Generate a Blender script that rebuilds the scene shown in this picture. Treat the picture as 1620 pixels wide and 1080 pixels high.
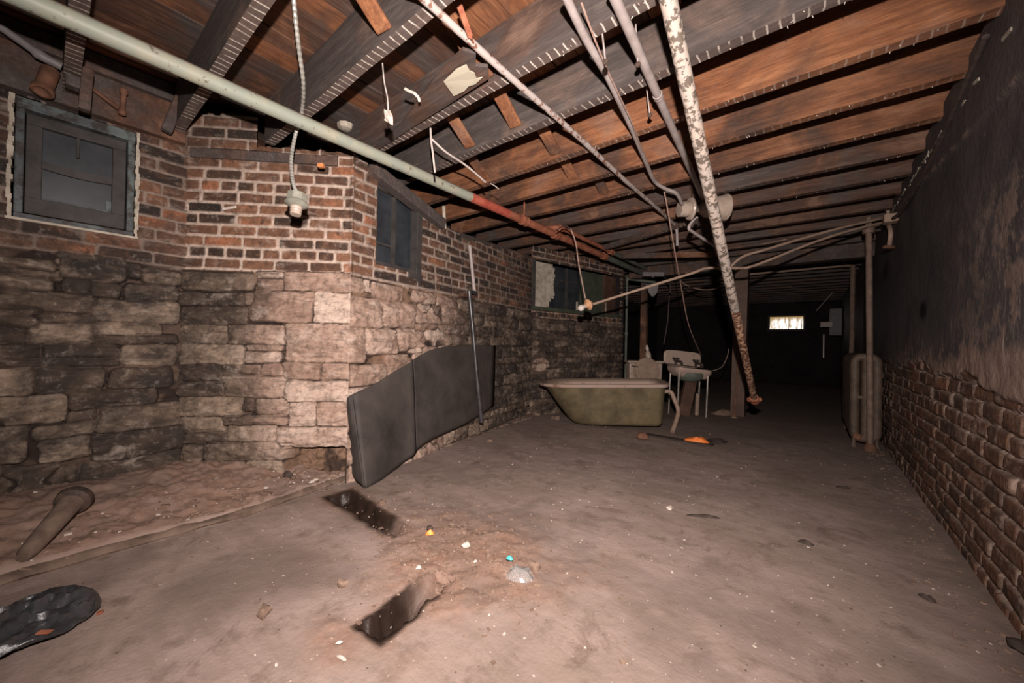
import bpy, math, random
import numpy as np
from mathutils import Vector, Matrix

for o in list(bpy.data.objects):
    bpy.data.objects.remove(o)
SC = bpy.context.scene
COL = SC.collection
PI = math.pi

# ------------------------------------------------------------------ camera
H = 0.95
FPX = 595.0
_th, _p, _r = math.atan(477 / 595.0), 0.005, 0.02
_F0 = np.array([-math.sin(_th), math.cos(_th), 0.]); _R0 = np.array([math.cos(_th), math.sin(_th), 0.]); _U0 = np.array([0, 0, 1.])
FW = _F0 * math.cos(_p) + _U0 * math.sin(_p); _U1 = -_F0 * math.sin(_p) + _U0 * math.cos(_p)
RT = _R0 * math.cos(_r) + _U1 * math.sin(_r); UP = -_R0 * math.sin(_r) + _U1 * math.cos(_r)
EYE = np.array([0, 0, H])
cd = bpy.data.cameras.new('camera'); cam = bpy.data.objects.new('camera', cd); COL.objects.link(cam)
cd.sensor_width = 36.0; cd.sensor_fit = 'HORIZONTAL'; cd.lens = FPX / 1620.0 * 36.0
cd.clip_start = 0.02; cd.clip_end = 100
cam.matrix_world = Matrix(((RT[0], UP[0], -FW[0], 0), (RT[1], UP[1], -FW[1], 0), (RT[2], UP[2], -FW[2], H), (0, 0, 0, 1)))
SC.camera = cam

# ------------------------------------------------------------------ world, flash, exposure
W = bpy.data.worlds.new('world'); SC.world = W; W.use_nodes = True
W.node_tree.nodes['Background'].inputs[0].default_value = (0.9, 0.8, 0.85, 1)
W.node_tree.nodes['Background'].inputs[1].default_value = 0.0
SC.view_settings.view_transform = 'Standard'
SC.view_settings.look = 'None'
SC.view_settings.gamma = 1.0
SC.view_settings.use_curve_mapping = False
SC.view_settings.exposure = 0.0

def spot(name, loc, target, power, size, blend, color, radius):
    l = bpy.data.lights.new(name, 'SPOT'); l.energy = power; l.spot_size = math.radians(size); l.spot_blend = blend
    l.color = color; l.shadow_soft_size = radius
    o = bpy.data.objects.new(name, l); COL.objects.link(o); o.location = loc
    o.rotation_euler = (Vector(target) - Vector(loc)).to_track_quat('-Z', 'Y').to_euler()
    return o
# the photographer's flash, held just above the camera and turned to the left-hand walls
spot('camera_flash', (0.03, -0.03, 1.26), (-2.1, 2.55, 1.10), 760, 145, 1.0, (1.0, 0.885, 0.825), 0.02)

# ------------------------------------------------------------------ helpers
RNG = random.Random(7)

def ray(x, y):
    return FW + (x - 810) / FPX * RT - (y - 540) / FPX * UP
def onplane(x, y, n, k):
    d = ray(x, y); n = np.array(n, float); t = (k - n @ EYE) / (n @ d); return EYE + t * d
def atz(x, y, z): return onplane(x, y, (0, 0, 1), z)
def atx(x, y, v): return onplane(x, y, (1, 0, 0), v)
def aty(x, y, v): return onplane(x, y, (0, 1, 0), v)
def atf(x, y, f): return EYE + ray(x, y) * f
def vplane(A, B, off=0.0):
    d = np.array([B[0] - A[0], B[1] - A[1]]); d = d / np.hypot(*d); n = np.array([d[1], -d[0], 0.])
    return n, n @ np.array([A[0], A[1], 0]) + off
def on(x, y, pl): return onplane(x, y, pl[0], pl[1])

_tabs = {}
def vn(x, y, seed=0):
    if seed not in _tabs: _tabs[seed] = np.random.RandomState(seed).rand(256, 256)
    t = _tabs[seed]
    x = np.asarray(x, float); y = np.asarray(y, float)
    xi = np.floor(x).astype(int); yi = np.floor(y).astype(int)
    fx = x - xi; fy = y - yi
    fx = fx * fx * (3 - 2 * fx); fy = fy * fy * (3 - 2 * fy)
    a = t[xi & 255, yi & 255]; b = t[(xi + 1) & 255, yi & 255]; c = t[xi & 255, (yi + 1) & 255]; d = t[(xi + 1) & 255, (yi + 1) & 255]
    return (a * (1 - fx) + b * fx) * (1 - fy) + (c * (1 - fx) + d * fx) * fy
def fbm(x, y, seed=0, o=4):
    s = 0; a = 0.5; tot = 0
    for i in range(o):
        s = s + a * vn(x * 2 ** i + 17.3 * i, y * 2 ** i + 5.1 * i, seed + i); tot += a; a *= 0.5
    return s / tot
def sst(a, b, x):
    t = np.clip((x - a) / (b - a), 0, 1); return t * t * (3 - 2 * t)

class MB:
    """collects vertices and faces of one mesh"""
    def __init__(s): s.v = []; s.f = []
    def add(s, vs, fs):
        n = len(s.v); s.v += [tuple(map(float, p)) for p in vs]; s.f += [tuple(i + n for i in f) for f in fs]; return s
    def hexa(s, p):          # eight corners: bottom 4 then top 4
        return s.add(p, [(0, 3, 2, 1), (4, 5, 6, 7), (0, 1, 5, 4), (1, 2, 6, 5), (2, 3, 7, 6), (3, 0, 4, 7)])
    def box(s, lo, hi):
        x0, y0, z0 = lo; x1, y1, z1 = hi
        return s.hexa([(x0, y0, z0), (x1, y0, z0), (x1, y1, z0), (x0, y1, z0), (x0, y0, z1), (x1, y0, z1), (x1, y1, z1), (x0, y1, z1)])
    def obox(s, c, ax, ay, az):   # centre and three half vectors
        c, ax, ay, az = map(np.array, (c, ax, ay, az))
        return s.hexa([c - ax - ay - az, c + ax - ay - az, c + ax + ay - az, c - ax + ay - az, c - ax - ay + az, c + ax - ay + az, c + ax + ay + az, c - ax + ay + az])
    def bar(s, a, b, w, t, up=(0, 0, 1)):   # plank from a to b, width w along 'side', thickness t
        a = np.array(a, float); b = np.array(b, float); d = b - a; L = np.linalg.norm(d); d /= L
        side = np.cross(d, np.array(up, float)); side /= np.linalg.norm(side); n = np.cross(side, d)
        return s.obox((a + b) / 2, d * L / 2, side * w / 2, n * t / 2)
    def tube(s, pts, r, seg=12, cap=True, jit=0.0):
        P = [np.array(p, float) for p in pts]; n = len(P)
        rs = r if hasattr(r, '__len__') else [r] * n
        T = []
        for i in range(n):
            t = P[min(i + 1, n - 1)] - P[max(i - 1, 0)]; T.append(t / (np.linalg.norm(t) + 1e-12))
        up = np.array([0, 0, 1.]) if abs(T[0][2]) < 0.9 else np.array([1., 0, 0])
        nx = np.cross(T[0], up); nx /= np.linalg.norm(nx)
        vs = []; fs = []
        for i in range(n):
            nx = nx - T[i] * (nx @ T[i]); nx /= np.linalg.norm(nx); ny = np.cross(T[i], nx)
            for k in range(seg):
                a = 2 * PI * k / seg; rr = rs[i] * (1 + jit * (RNG.random() - .5))
                vs.append(P[i] + rr * (math.cos(a) * nx + math.sin(a) * ny))
        for i in range(n - 1):
            for k in range(seg):
                fs.append((i * seg + k, i * seg + (k + 1) % seg, (i + 1) * seg + (k + 1) % seg, (i + 1) * seg + k))
        if cap:
            fs.append(tuple(range(seg - 1, -1, -1))); fs.append(tuple((n - 1) * seg + k for k in range(seg)))
        return s.add(vs, fs)
    def lathe(s, c, axis, prof, seg=20):     # profile (distance along axis, radius)
        axis = np.array(axis, float); axis /= np.linalg.norm(axis); c = np.array(c, float)
        s_ = [c + axis * h for h, r in prof]
        up = np.array([0, 0, 1.]) if abs(axis[2]) < .9 else np.array([1., 0, 0])
        nx = np.cross(axis, up); nx /= np.linalg.norm(nx); ny = np.cross(axis, nx)
        vs = []; fs = []; n = len(prof)
        for i, (h, r) in enumerate(prof):
            for k in range(seg):
                a = 2 * PI * k / seg; vs.append(s_[i] + max(r, 1e-4) * (math.cos(a) * nx + math.sin(a) * ny))
        for i in range(n - 1):
            for k in range(seg):
                fs.append((i * seg + k, i * seg + (k + 1) % seg, (i + 1) * seg + (k + 1) % seg, (i + 1) * seg + k))
        fs.append(tuple(range(seg - 1, -1, -1))); fs.append(tuple((n - 1) * seg + k for k in range(seg)))
        return s.add(vs, fs)
    def grid(s, P):          # P[i][j] points
        n = len(P); m = len(P[0]); vs = [p for row in P for p in row]
        fs = [(i * m + j, i * m + j + 1, (i + 1) * m + j + 1, (i + 1) * m + j) for i in range(n - 1) for j in range(m - 1)]
        return s.add(vs, fs)

def curve(pts, k=8):
    """smooth (Catmull-Rom) polyline"""
    P = [np.array(p, float) for p in pts]; out = []
    Q = [2 * P[0] - P[1]] + P + [2 * P[-1] - P[-2]]
    for i in range(1, len(Q) - 2):
        a, b, c, d = Q[i - 1], Q[i], Q[i + 1], Q[i + 2]
        for j in range(k):
            t = j / k
            out.append(.5 * (2 * b + (c - a) * t + (2 * a - 5 * b + 4 * c - d) * t * t + (3 * b - a - 3 * c + d) * t ** 3))
    out.append(P[-1]); return out
def dense(pts, step=0.03):
    out = []
    for a, b in zip(pts[:-1], pts[1:]):
        a = np.array(a, float); b = np.array(b, float); n = max(1, int(np.linalg.norm(b - a) / step))
        out += [a + (b - a) * i / n for i in range(n)]
    out.append(np.array(pts[-1], float)); return out

def tag(o, label=None, cat=None, group=None, kind=None):
    if label: o['label'] = label
    if cat: o['category'] = cat
    if group: o['group'] = group
    if kind: o['kind'] = kind
    return o
def obj(name, mb, mat, parent=None, smooth=False, bevel=0.0, sub=0):
    me = bpy.data.meshes.new(name)
    V = np.array(mb.v, float)
    if parent is None:
        org = np.array([(V[:, 0].min() + V[:, 0].max()) / 2, (V[:, 1].min() + V[:, 1].max()) / 2, V[:, 2].min()])
    else:
        q = parent; org = np.zeros(3)
        while q is not None: org = org + np.array(q.location); q = q.parent
    me.from_pydata([tuple(p) for p in V - org], [], mb.f); me.update()
    me.materials.append(mat)
    if smooth:
        me.polygons.foreach_set('use_smooth', [True] * len(me.polygons))
    o = bpy.data.objects.new(name, me); COL.objects.link(o)
    if parent is None: o.location = org
    else: o.parent = parent
    if bevel:
        m = o.modifiers.new('b', 'BEVEL'); m.width = bevel; m.segments = 2; m.limit_method = 'ANGLE'; m.angle_limit = 0.7
    if sub:
        m = o.modifiers.new('s', 'SUBSURF'); m.levels = sub; m.render_levels = sub
    if smooth and not sub:
        try: me.set_sharp_from_angle(angle=math.radians(50))
        except Exception: pass
    return o
def thing(name, loc, label, cat, group=None):
    e = bpy.data.objects.new(name, None); COL.objects.link(e); e.location = tuple(map(float, loc)); e.empty_display_size = .05
    return tag(e, label, cat, group)

# ------------------------------------------------------------------ materials
class NT:
    def __init__(s, name):
        s.m = bpy.data.materials.new(name); s.m.use_nodes = True; s.t = s.m.node_tree
        s.b = s.t.nodes['Principled BSDF']; s.b.inputs['Specular IOR Level'].default_value = 0.25
        s._pos = None
    def n(s, typ, **k):
        x = s.t.nodes.new(typ)
        for a, v in k.items(): setattr(x, a, v)
        return x
    def pos(s):
        if s._pos is None: s._pos = s.n('ShaderNodeNewGeometry').outputs['Position']
        return s._pos
    def objc(s): return s.n('ShaderNodeTexCoord').outputs['Object']
    def link(s, a, b): s.t.links.new(a, b)
    def put(s, sock, v):
        if hasattr(v, 'is_output') or hasattr(v, 'links'): s.link(v, sock)
        elif isinstance(v, (tuple, list)) and len(v) == 3 and sock.type == 'RGBA': sock.default_value = (*v, 1)
        else: sock.default_value = v
    def scale(s, vec, sc):
        x = s.n('ShaderNodeMapping'); s.link(vec, x.inputs['Vector']); x.inputs['Scale'].default_value = sc if hasattr(sc, '__len__') else (sc,) * 3
        return x.outputs[0]
    def noise(s, vec, scale=5, detail=4, rough=.55, dist=0):
        x = s.n('ShaderNodeTexNoise'); s.link(vec, x.inputs['Vector'])
        x.inputs['Scale'].default_value = scale; x.inputs['Detail'].default_value = detail; x.inputs['Roughness'].default_value = rough; x.inputs['Distortion'].default_value = dist
        return x.outputs['Fac']
    def vor(s, vec, scale=5, out='Distance', feature='F1'):
        x = s.n('ShaderNodeTexVoronoi', feature=feature); s.link(vec, x.inputs['Vector']); x.inputs['Scale'].default_value = scale
        return x.outputs[out]
    def ramp(s, fac, stops, interp='LINEAR'):
        x = s.n('ShaderNodeValToRGB'); s.link(fac, x.inputs[0]); x.color_ramp.interpolation = interp
        e = x.color_ramp.elements
        while len(e) < len(stops): e.new(0.5)
        for el, (p, c) in zip(e, stops):
            el.position = p; el.color = (c, c, c, 1) if not hasattr(c, '__len__') else (*c, 1)
        return x.outputs[0]
    def mr(s, v, a, b, c=0., d=1.):
        x = s.n('ShaderNodeMapRange'); s.put(x.inputs[0], v)
        for i, q in enumerate((a, b, c, d)): x.inputs[i + 1].default_value = q
        return x.outputs[0]
    def math(s, op, a, b=0.0, clamp=False):
        x = s.n('ShaderNodeMath', operation=op); x.use_clamp = clamp; s.put(x.inputs[0], a); s.put(x.inputs[1], b); return x.outputs[0]
    def mix(s, f, a, b, mode='MIX'):
        x = s.n('ShaderNodeMix', data_type='RGBA', blend_type=mode); s.put(x.inputs[0], f); s.put(x.inputs[6], a); s.put(x.inputs[7], b); return x.outputs[2]
    def attr(s, name, typ='GEOMETRY'):
        x = s.n('ShaderNodeAttribute', attribute_type=typ, attribute_name=name); return x
    def sep(s, c):
        x = s.n('ShaderNodeSeparateColor'); s.link(c, x.inputs[0]); return x.outputs
    def xyz(s, v):
        x = s.n('ShaderNodeSeparateXYZ'); s.link(v, x.inputs[0]); return x.outputs
    def bump(s, h, strength=.3, dist=.01, nrm=None):
        x = s.n('ShaderNodeBump'); s.link(h, x.inputs['Height']); x.inputs['Strength'].default_value = strength; x.inputs['Distance'].default_value = dist
        if nrm is not None: s.link(nrm, x.inputs['Normal'])
        s.link(x.outputs[0], s.b.inputs['Normal']); return x.outputs[0]
    def out(s, color=None, rough=None, metal=None, spec=None):
        if color is not None: s.put(s.b.inputs['Base Color'], color)
        if rough is not None: s.put(s.b.inputs['Roughness'], rough)
        if metal is not None: s.put(s.b.inputs['Metallic'], metal)
        if spec is not None: s.put(s.b.inputs['Specular IOR Level'], spec)
        return s.m

def mat_masonry():
    t = NT('old_masonry'); p = t.pos()
    c = t.attr('cell'); r, face, brick = t.sep(c.outputs['Color']); soot = c.outputs['Alpha']
    a = t.attr('aux'); pale, plas, peel = t.sep(a.outputs['Color'])
    n1 = t.noise(p, 9, 6, .65); n2 = t.noise(p, 38, 4, .6); n3 = t.noise(t.scale(p, (1, 1, 2.2)), 5.5, 5, .6, .6); n4 = t.noise(p, 2.6, 3, .5)
    rb = t.math('ADD', r, t.mr(n3, .3, .7, -.16, .16), True)
    bc = t.ramp(rb, [(0, (.020, .014, .012)), (.20, (.046, .027, .019)), (.42, (.105, .051, .032)), (.72, (.165, .080, .047)), (.92, (.215, .100, .056)), (1, (.31, .122, .062))])
    rs = t.math('ADD', r, t.mr(n3, .3, .7, -.35, .35), True)
    sc1 = t.ramp(rs, [(0, (.045, .032, .024)), (.3, (.105, .074, .054)), (.6, (.175, .125, .090)), (1, (.29, .215, .16))])
    sc2 = t.ramp(rs, [(0, (.25, .160, .122)), (.4, (.35, .238, .185)), (.75, (.44, .322, .262)), (1, (.48, .365, .30))])
    burn = t.noise(p, 15, 5, .65, .5); bc = t.mix(t.mr(burn, .54, .68, 0, .7), bc, (.026, .018, .015)); bc = t.mix(t.mr(burn, .44, .30, 0, .5), bc, (.27, .135, .078))
    stone = t.mix(pale, sc1, sc2)
    body = t.mix(brick, stone, bc)
    # chalky bloom and dark soot blotches on the faces
    bloom = t.ramp(t.noise(t.scale(p, (1, 1, 1.6)), 6.5, 8, .72, .5), [(.54, 0.), (.66, 1.)])
    body = t.mix(t.math('MULTIPLY', bloom, .42), body, (.50, .42, .36))
    sootn = t.math('MULTIPLY', t.ramp(t.noise(t.scale(p, (1, 1, 1.5)), 4.6, 7, .66, .4), [(.34, 0.), (.62, 1.)]), soot)
    mort = t.mix(brick, t.mix(n1, (.10, .062, .042), (.26, .155, .10)), t.mix(n1, (.33, .245, .20), (.58, .46, .385)))
    mort = t.mix(t.mr(soot, .1, 1, 0, .75), mort, (.075, .05, .04))
    hole = t.mr(n2, .42, .62, .55, 1)
    base = t.mix(face, mort, body)
    base = t.mix(t.math('MULTIPLY', t.math('MULTIPLY', sootn, t.mr(face, 0, 1, .55, 1)), .93), base, (.020, .017, .016))
    bed = t.noise(t.scale(p, (3, 3, 16)), 2.4, 6, .7, .8); base = t.mix(t.math('MULTIPLY', t.math('MULTIPLY', t.mr(bed, .50, .72), face), t.mr(brick, 0, 1, .55, .25)), base, (.035, .026, .021))
    base = t.mix(t.mr(n2, .35, .75, .5, 0), base, t.mix(.5, base, (.03, .022, .018)))
    # plaster with grey paint over the upper right wall
    pn = t.noise(p, 3.2, 8, .66, .3)
    paint = t.mix(t.ramp(pn, [(.38, 0.), (.66, 1.)]), (.052, .047, .050), (.088, .076, .076))
    bare = t.mix(n1, (.155, .105, .085), (.26, .19, .16))
    pm = t.math('MULTIPLY', peel, t.ramp(t.noise(p, 7, 8, .7), [(.47, 0.), (.53, 1.)]))
    drip = t.ramp(t.noise(t.scale(p, (1, 26, 2.2)), 1, 3, .6), [(.66, 0.), (.74, 1.)])
    pl2 = t.mix(t.math('MAXIMUM', pm, t.mr(peel, .75, 1.0)), paint, bare)
    zz = t.xyz(p)[2]
    dz = t.math('MULTIPLY', drip, t.math('MULTIPLY', t.mr(zz, .8, .95), t.mr(zz, 1.25, 1.05)))
    pl2 = t.mix(t.math('MULTIPLY', dz, .8), pl2, (.36, .29, .25))
    fleck = t.ramp(t.noise(p, 26, 3, .7), [(.70, 0.), (.74, 1.)])
    pl2 = t.mix(t.math('MULTIPLY', fleck, .5), pl2, (.24, .20, .18))
    base = t.mix(t.math('MULTIPLY', t.math('MULTIPLY', peel, t.math('SUBTRACT', 1.0, plas)), .93), base, (.014, .009, .008))
    grain = t.noise(p, 24, 8, .74); base = t.mix(t.math('MULTIPLY', t.mr(grain, .50, .36), .55), base, (.028, .020, .017)); base = t.mix(t.math('MULTIPLY', t.math('MULTIPLY', t.mr(grain, .56, .68), face), .35), base, t.mix(.5, base, (.62, .52, .46)))
    pl2 = t.mix(pale, pl2, (.008, .007, .007))
    base = t.mix(plas, base, pl2)
    t.bump(t.math('ADD', n1, t.math('MULTIPLY', n2, .6)), .55, .012)
    return t.out(base, t.mr(plas, 0, 1, .92, .62), spec=.2)

def mat_floor():
    t = NT('dusty_concrete'); p = t.pos()
    a = t.attr('aux'); dirt, wet_and_shade, dust_dark = t.sep(a.outputs['Color'])
    n1 = t.noise(p, 1.6, 6, .6, .4); n2 = t.noise(p, 9, 7, .68); n3 = t.noise(p, 70, 3, .6)
    streak = t.noise(t.scale(p, (1.2, 4.5, 1)), 2.2, 6, .62, .8)
    c = t.ramp(n1, [(.3, (.168, .124, .105)), (.5, (.232, .172, .149)), (.72, (.285, .216, .190))])
    c = t.mix(t.mr(streak, .42, .66, 0, .45), c, (.155, .115, .088))
    patch = t.ramp(t.noise(p, 3.1, 7, .72, .6), [(.57, 0.), (.66, .6)]); c = t.mix(patch, c, (.098, .064, .047))
    c = t.mix(t.ramp(n2, [(.53, 0.), (.70, .62)]), c, (.105, .072, .055))
    dn = t.math('MULTIPLY', dirt, t.mr(n2, .3, .6, .35, 1.0), True)
    dc = t.mix(n3, (.115, .060, .040), (.27, .165, .118))
    c = t.mix(dn, c, dc)
    c = t.mix(t.math('MULTIPLY', dust_dark, .8), c, t.mix(n2, (.065, .049, .043), (.165, .122, .102)))
    c = t.mix(wet_and_shade, c, t.mix(n2, (.009, .006, .005), (.030, .018, .013)))
    sp = t.vor(p, 34, 'Distance'); spc = t.sep(t.vor(p, 34, 'Color'))
    sm = t.math('MULTIPLY', t.mr(sp, .16, .10), t.math('GREATER_THAN', spc[0], .86))
    sm2 = t.math('MULTIPLY', t.mr(sp, .16, .10), t.math('LESS_THAN', spc[0], .12))
    c = t.mix(t.math('MULTIPLY', sm, .5), c, (.46, .37, .32)); c = t.mix(t.math('MULTIPLY', sm2, .7), c, (.05, .035, .03))
    t.bump(t.math('ADD', t.math('ADD', n2, t.math('MULTIPLY', n3, .5)), sm), .35, .012)
    return t.out(c, t.mr(wet_and_shade, 0, 1, .9, .38), spec=.2)

def mat_wood(name, mode='joist'):
    """sawn timber along X (object space); per-object tone in the custom property 'tone' (0 grey, 1 orange)"""
    t = NT(name); p = t.pos()
    tone = t.attr('tone', 'OBJECT').outputs['Fac']
    rnd = t.n('ShaderNodeObjectInfo').outputs['Random']
    sh = t.n('ShaderNodeVectorMath', operation='ADD'); t.link(p, sh.inputs[0])
    cmb = t.n('ShaderNodeCombineXYZ'); t.link(t.math('MULTIPLY', rnd, 37.0), cmb.inputs[0]); t.link(cmb.outputs[0], sh.inputs[1])
    q = sh.outputs[0]
    sc = {'joist': (.9, 9, 9), 'plank': (14, 1.1, 9), 'post': (14, 14, 1.5), 'any': (5, 5, 5)}[mode]
    g = t.noise(t.scale(q, sc), 2.6, 9, .70, .7); g2 = t.noise(q, 2.1, 5, .6, .5); fine = t.noise(t.scale(q, tuple(v * 6 for v in sc)), 3, 3, .6)
    orange = t.ramp(g, [(.25, (.095, .035, .018)), (.45, (.21, .080, .036)), (.6, (.30, .125, .056)), (.8, (.42, .205, .10))])
    brown = t.ramp(g, [(.25, (.040, .022, .016)), (.5, (.092, .047, .031)), (.8, (.18, .10, .066))])
    grey = t.ramp(g, [(.2, (.040, .033, .031)), (.5, (.074, .060, .056)), (.8, (.15, .122, .108))])
    if mode == 'plank':
        bd = t.attr('board').outputs['Fac']; tone = t.math('ADD', tone, t.mr(bd, 0, 1, -.16, .26))
    tn = t.math('ADD', tone, t.mr(g2, .35, .68, -.30, .30), True)
    lo = t.mix(t.mr(tn, .12, .45), grey, brown)
    c = t.mix(t.mr(tn, .45, .80), lo, orange)
    c = t.mix(t.math('MULTIPLY', t.mr(g2, .56, .72), .5), c, (.24, .185, .155))
    c = t.mix(t.mr(fine, .35, .7, .35, 0), c, (.02, .014, .012))
    if mode == 'joist':
        # lath marks: pale plaster lines across the underside
        nz = t.xyz(t.n('ShaderNodeNewGeometry').outputs['Normal'])[2]
        under = t.math('LESS_THAN', nz, -.6)
        X, Y, Z = t.xyz(p)
        wob = t.mr(t.noise(p, 7, 3, .6), .2, .8, -.010, .010)
        fr = t.math('FRACT', t.math('DIVIDE', t.math('ADD', t.math('ADD', X, 40.0), wob), .043))
        dd = t.math('ABSOLUTE', t.math('SUBTRACT', fr, .5))
        lath = t.attr('lath', 'OBJECT').outputs['Fac']
        line = t.math('MULTIPLY', t.mr(dd, .11, .03), t.mr(t.noise(p, 9, 3, .6), .36, .50))
        line = t.math('MULTIPLY', t.math('MULTIPLY', line, under), lath)
        dirtu = t.math('MULTIPLY', under, t.math('MULTIPLY', lath, .55))
        c = t.mix(dirtu, c, t.mix(g, (.06, .042, .036), (.17, .12, .10)))
        c = t.mix(line, c, (.56, .49, .43))
    t.bump(t.math('ADD', g, t.math('MULTIPLY', fine, .6)), .4, .006)
    return t.out(c, .78, spec=.22)

def mat_paintpipe(name, paint, under, lo, hi, rough=.5, scale=30, grime=(.30, .22, .16), gr=.4, stretch=(1, 1, 1)):
    t = NT(name); p = t.pos()
    n = t.noise(t.scale(p, stretch), scale, 5, .65); n2 = t.noise(p, scale * .35, 4, .6)
    c = t.mix(t.math('MULTIPLY', t.ramp(n2, [(.42, 0.), (.75, 1.)]), gr), paint, grime)
    m = t.ramp(n, [(lo, 1.), (hi, 0.)])
    c = t.mix(m, c, under)
    nz = t.xyz(t.n('ShaderNodeNewGeometry').outputs['Normal'])[2]; c = t.mix(t.math('MULTIPLY', t.mr(nz, .35, .75), t.mr(n2, .2, .5, .5, .95)), c, (.17, .125, .095))
    t.bump(m, .5, -.002)
    return t.out(c, rough, spec=.35)

def mat_simple(name, c1, c2, scale=12, rough=.6, metal=0., bump=.25, spec=.3, detail=5):
    t = NT(name); p = t.pos(); n = t.noise(p, scale, detail, .65, .2)
    t.bump(n, bump, .006)
    return t.out(t.mix(t.ramp(n, [(.32, 0.), (.68, 1.)]), c1, c2), rough, metal, spec)

def mat_emit(name, fn):
    t = NT(name); t.t.nodes.remove(t.b); e = t.n('ShaderNodeEmission'); fn(t, e)
    t.link(e.outputs[0], t.t.nodes['Material Output'].inputs['Surface']); return t.m

M = {}
M['masonry'] = mat_masonry(); M['floor'] = mat_floor()
M['joist'] = mat_wood('joist_timber', 'joist'); M['plank'] = mat_wood('subfloor_boards', 'plank'); M['post'] = mat_wood('post_timber', 'post'); M['wood'] = mat_wood('odd_timber', 'any')
M['greenpipe'] = mat_paintpipe('pale_green_pipe_paint', (.235, .255, .212), (.13, .10, .075), .33, .40, .5, 26, (.36, .31, .22), .55)
M['rustpipe'] = mat_simple('rusted_pipe', (.17, .050, .028), (.36, .135, .075), 14, .75)
M['redpipe'] = mat_simple('red_primer_pipe', (.26, .045, .03), (.44, .12, .08), 10, .6)
M['darkgreenpipe'] = mat_simple('dull_green_pipe', (.075, .088, .072), (.13, .14, .115), 9, .6)
M['whitepipe'] = mat_paintpipe('flaking_white_conduit', (.33, .285, .265), (.15, .07, .045), .40, .46, .6, 26, (.30, .22, .19), .5)
M['flakepipe'] = mat_paintpipe('flaking_cream_pipe', (.27, .228, .20), (.085, .066, .052), .455, .485, .6, 34, (.5, .36, .28), .4)
M['flakerust'] = mat_paintpipe('flaking_rusty_pipe', (.36, .225, .15), (.085, .038, .022), .49, .52, .65, 38, (.4, .22, .13), .5)
M['greypipe'] = mat_simple('dull_grey_conduit', (.23, .19, .178), (.34, .29, .275), 12, .5, .0, .15, .4)
M['galv'] = mat_simple('flexible_metal_conduit', (.30, .29, .26), (.50, .48, .44), 20, .42, .35, .1, .5)
M['browpipe'] = mat_simple('brown_riser_pipe', (.10, .064, .046), (.19, .13, .10), 16, .7)
M['orangebrick'] = mat_simple('fresh_brick_orange', (.42, .14, .05), (.58, .24, .10), 30, .9)
M['tanpipe'] = mat_simple('tan_conduit', (.20, .132, .096), (.31, .22, .168), 16, .6)
M['whitewire'] = mat_simple('dirty_white_wire', (.32, .27, .245), (.46, .41, .38), 30, .6)
M['tanwire'] = mat_simple('tan_cord', (.22, .13, .10), (.36, .25, .21), 30, .7)
M['darkwire'] = mat_simple('dark_cable', (.03, .022, .02), (.07, .05, .045), 30, .6)
M['iron'] = mat_simple('dark_iron', (.028, .022, .02), (.085, .055, .042), 18, .6, .2)
M['rustiron'] = mat_simple('rusty_iron', (.085, .040, .025), (.20, .095, .058), 16, .8)
M['blackpipe'] = mat_simple('black_drain_pipe', (.016, .015, .016), (.05, .045, .046), 14, .35, .0, .1, .5)
M['porcelain'] = mat_paintpipe('dirty_porcelain', (.32, .25, .205), (.16, .10, .07), .30, .42, .35, 14, (.34, .23, .17), .6)
M['tubrim'] = mat_paintpipe('stained_enamel', (.36, .27, .23), (.22, .125, .09), .36, .42, .4, 9, (.38, .25, .19), .7)
M['lidtan'] = mat_simple('tan_seat_lid', (.20, .135, .10), (.30, .21, .165), 10, .5)
M['tubbody'] = mat_simple('olive_painted_iron', (.060, .046, .026), (.150, .115, .064), 5.5, .7, 0, .3, .25, 9)
M['zinc'] = mat_simple('pale_zinc_box', (.17, .165, .135), (.27, .265, .22), 18, .5, .1)
M['ceramic'] = mat_simple('cream_lamp_ceramic', (.28, .215, .17), (.41, .335, .28), 16, .3, 0, .08, .5)
M['terracotta'] = mat_simple('orange_brown_socket', (.42, .22, .12), (.56, .34, .20), 18, .5)
M['frame'] = mat_paintpipe('weathered_blue_grey_paint', (.048, .057, .062), (.026, .021, .018), .42, .54, .6, 13, (.16, .20, .19), .6)
M['sash'] = mat_simple('sooty_sash_wood', (.026, .023, .022), (.055, .048, .045), 9, .7)
M['glassdark'] = mat_simple('sooty_window_glass', (.014, .017, .021), (.034, .038, .044), 5, .35, 0, .05, .5)
M['lime'] = mat_simple('flaking_lime_plaster', (.22, .185, .145), (.44, .39, .325), 14, .9, 0, .5)
M['sheet'] = mat_simple('dark_rubber_sheet', (.028, .023, .021), (.058, .047, .042), 4, .72, 0, .08, .25, 8)
M['bag'] = mat_simple('black_plastic', (.012, .013, .015), (.040, .040, .044), 14, .30, 0, .9, .7, 8)
M['orange'] = mat_simple('orange_wrapper', (.62, .10, .03), (.80, .30, .06), 30, .4)
M['whitebit'] = mat_simple('white_chips', (.34, .28, .24), (.52, .45, .40), 40, .8)
M['rubble'] = mat_simple('rubble_brown', (.11, .068, .048), (.25, .17, .128), 16, .95)
M['darkbit'] = mat_simple('dark_debris', (.018, .013, .011), (.055, .038, .03), 16, .8)
M['curb'] = mat_simple('dirty_curb', (.070, .046, .034), (.165, .115, .088), 9, .95, 0, .5)
M['greenboard'] = mat_simple('dull_green_board', (.034, .042, .030), (.062, .068, .049), 9, .6)
M['radiator'] = mat_simple('old_radiator_paint', (.048, .033, .024), (.105, .073, .054), 9, .6)
M['chrome'] = mat_simple('tarnished_chrome', (.22, .19, .17), (.34, .30, .27), 14, .35, .6)
M['card'] = mat_paintpipe('torn_card', (.40, .36, .28), (.28, .19, .12), .28, .33, .9, 10, (.62, .62, .46), .5)
M['sootwall'] = mat_simple('soot_black_wall', (.008, .006, .006), (.024, .018, .018), 3, .9)
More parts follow.
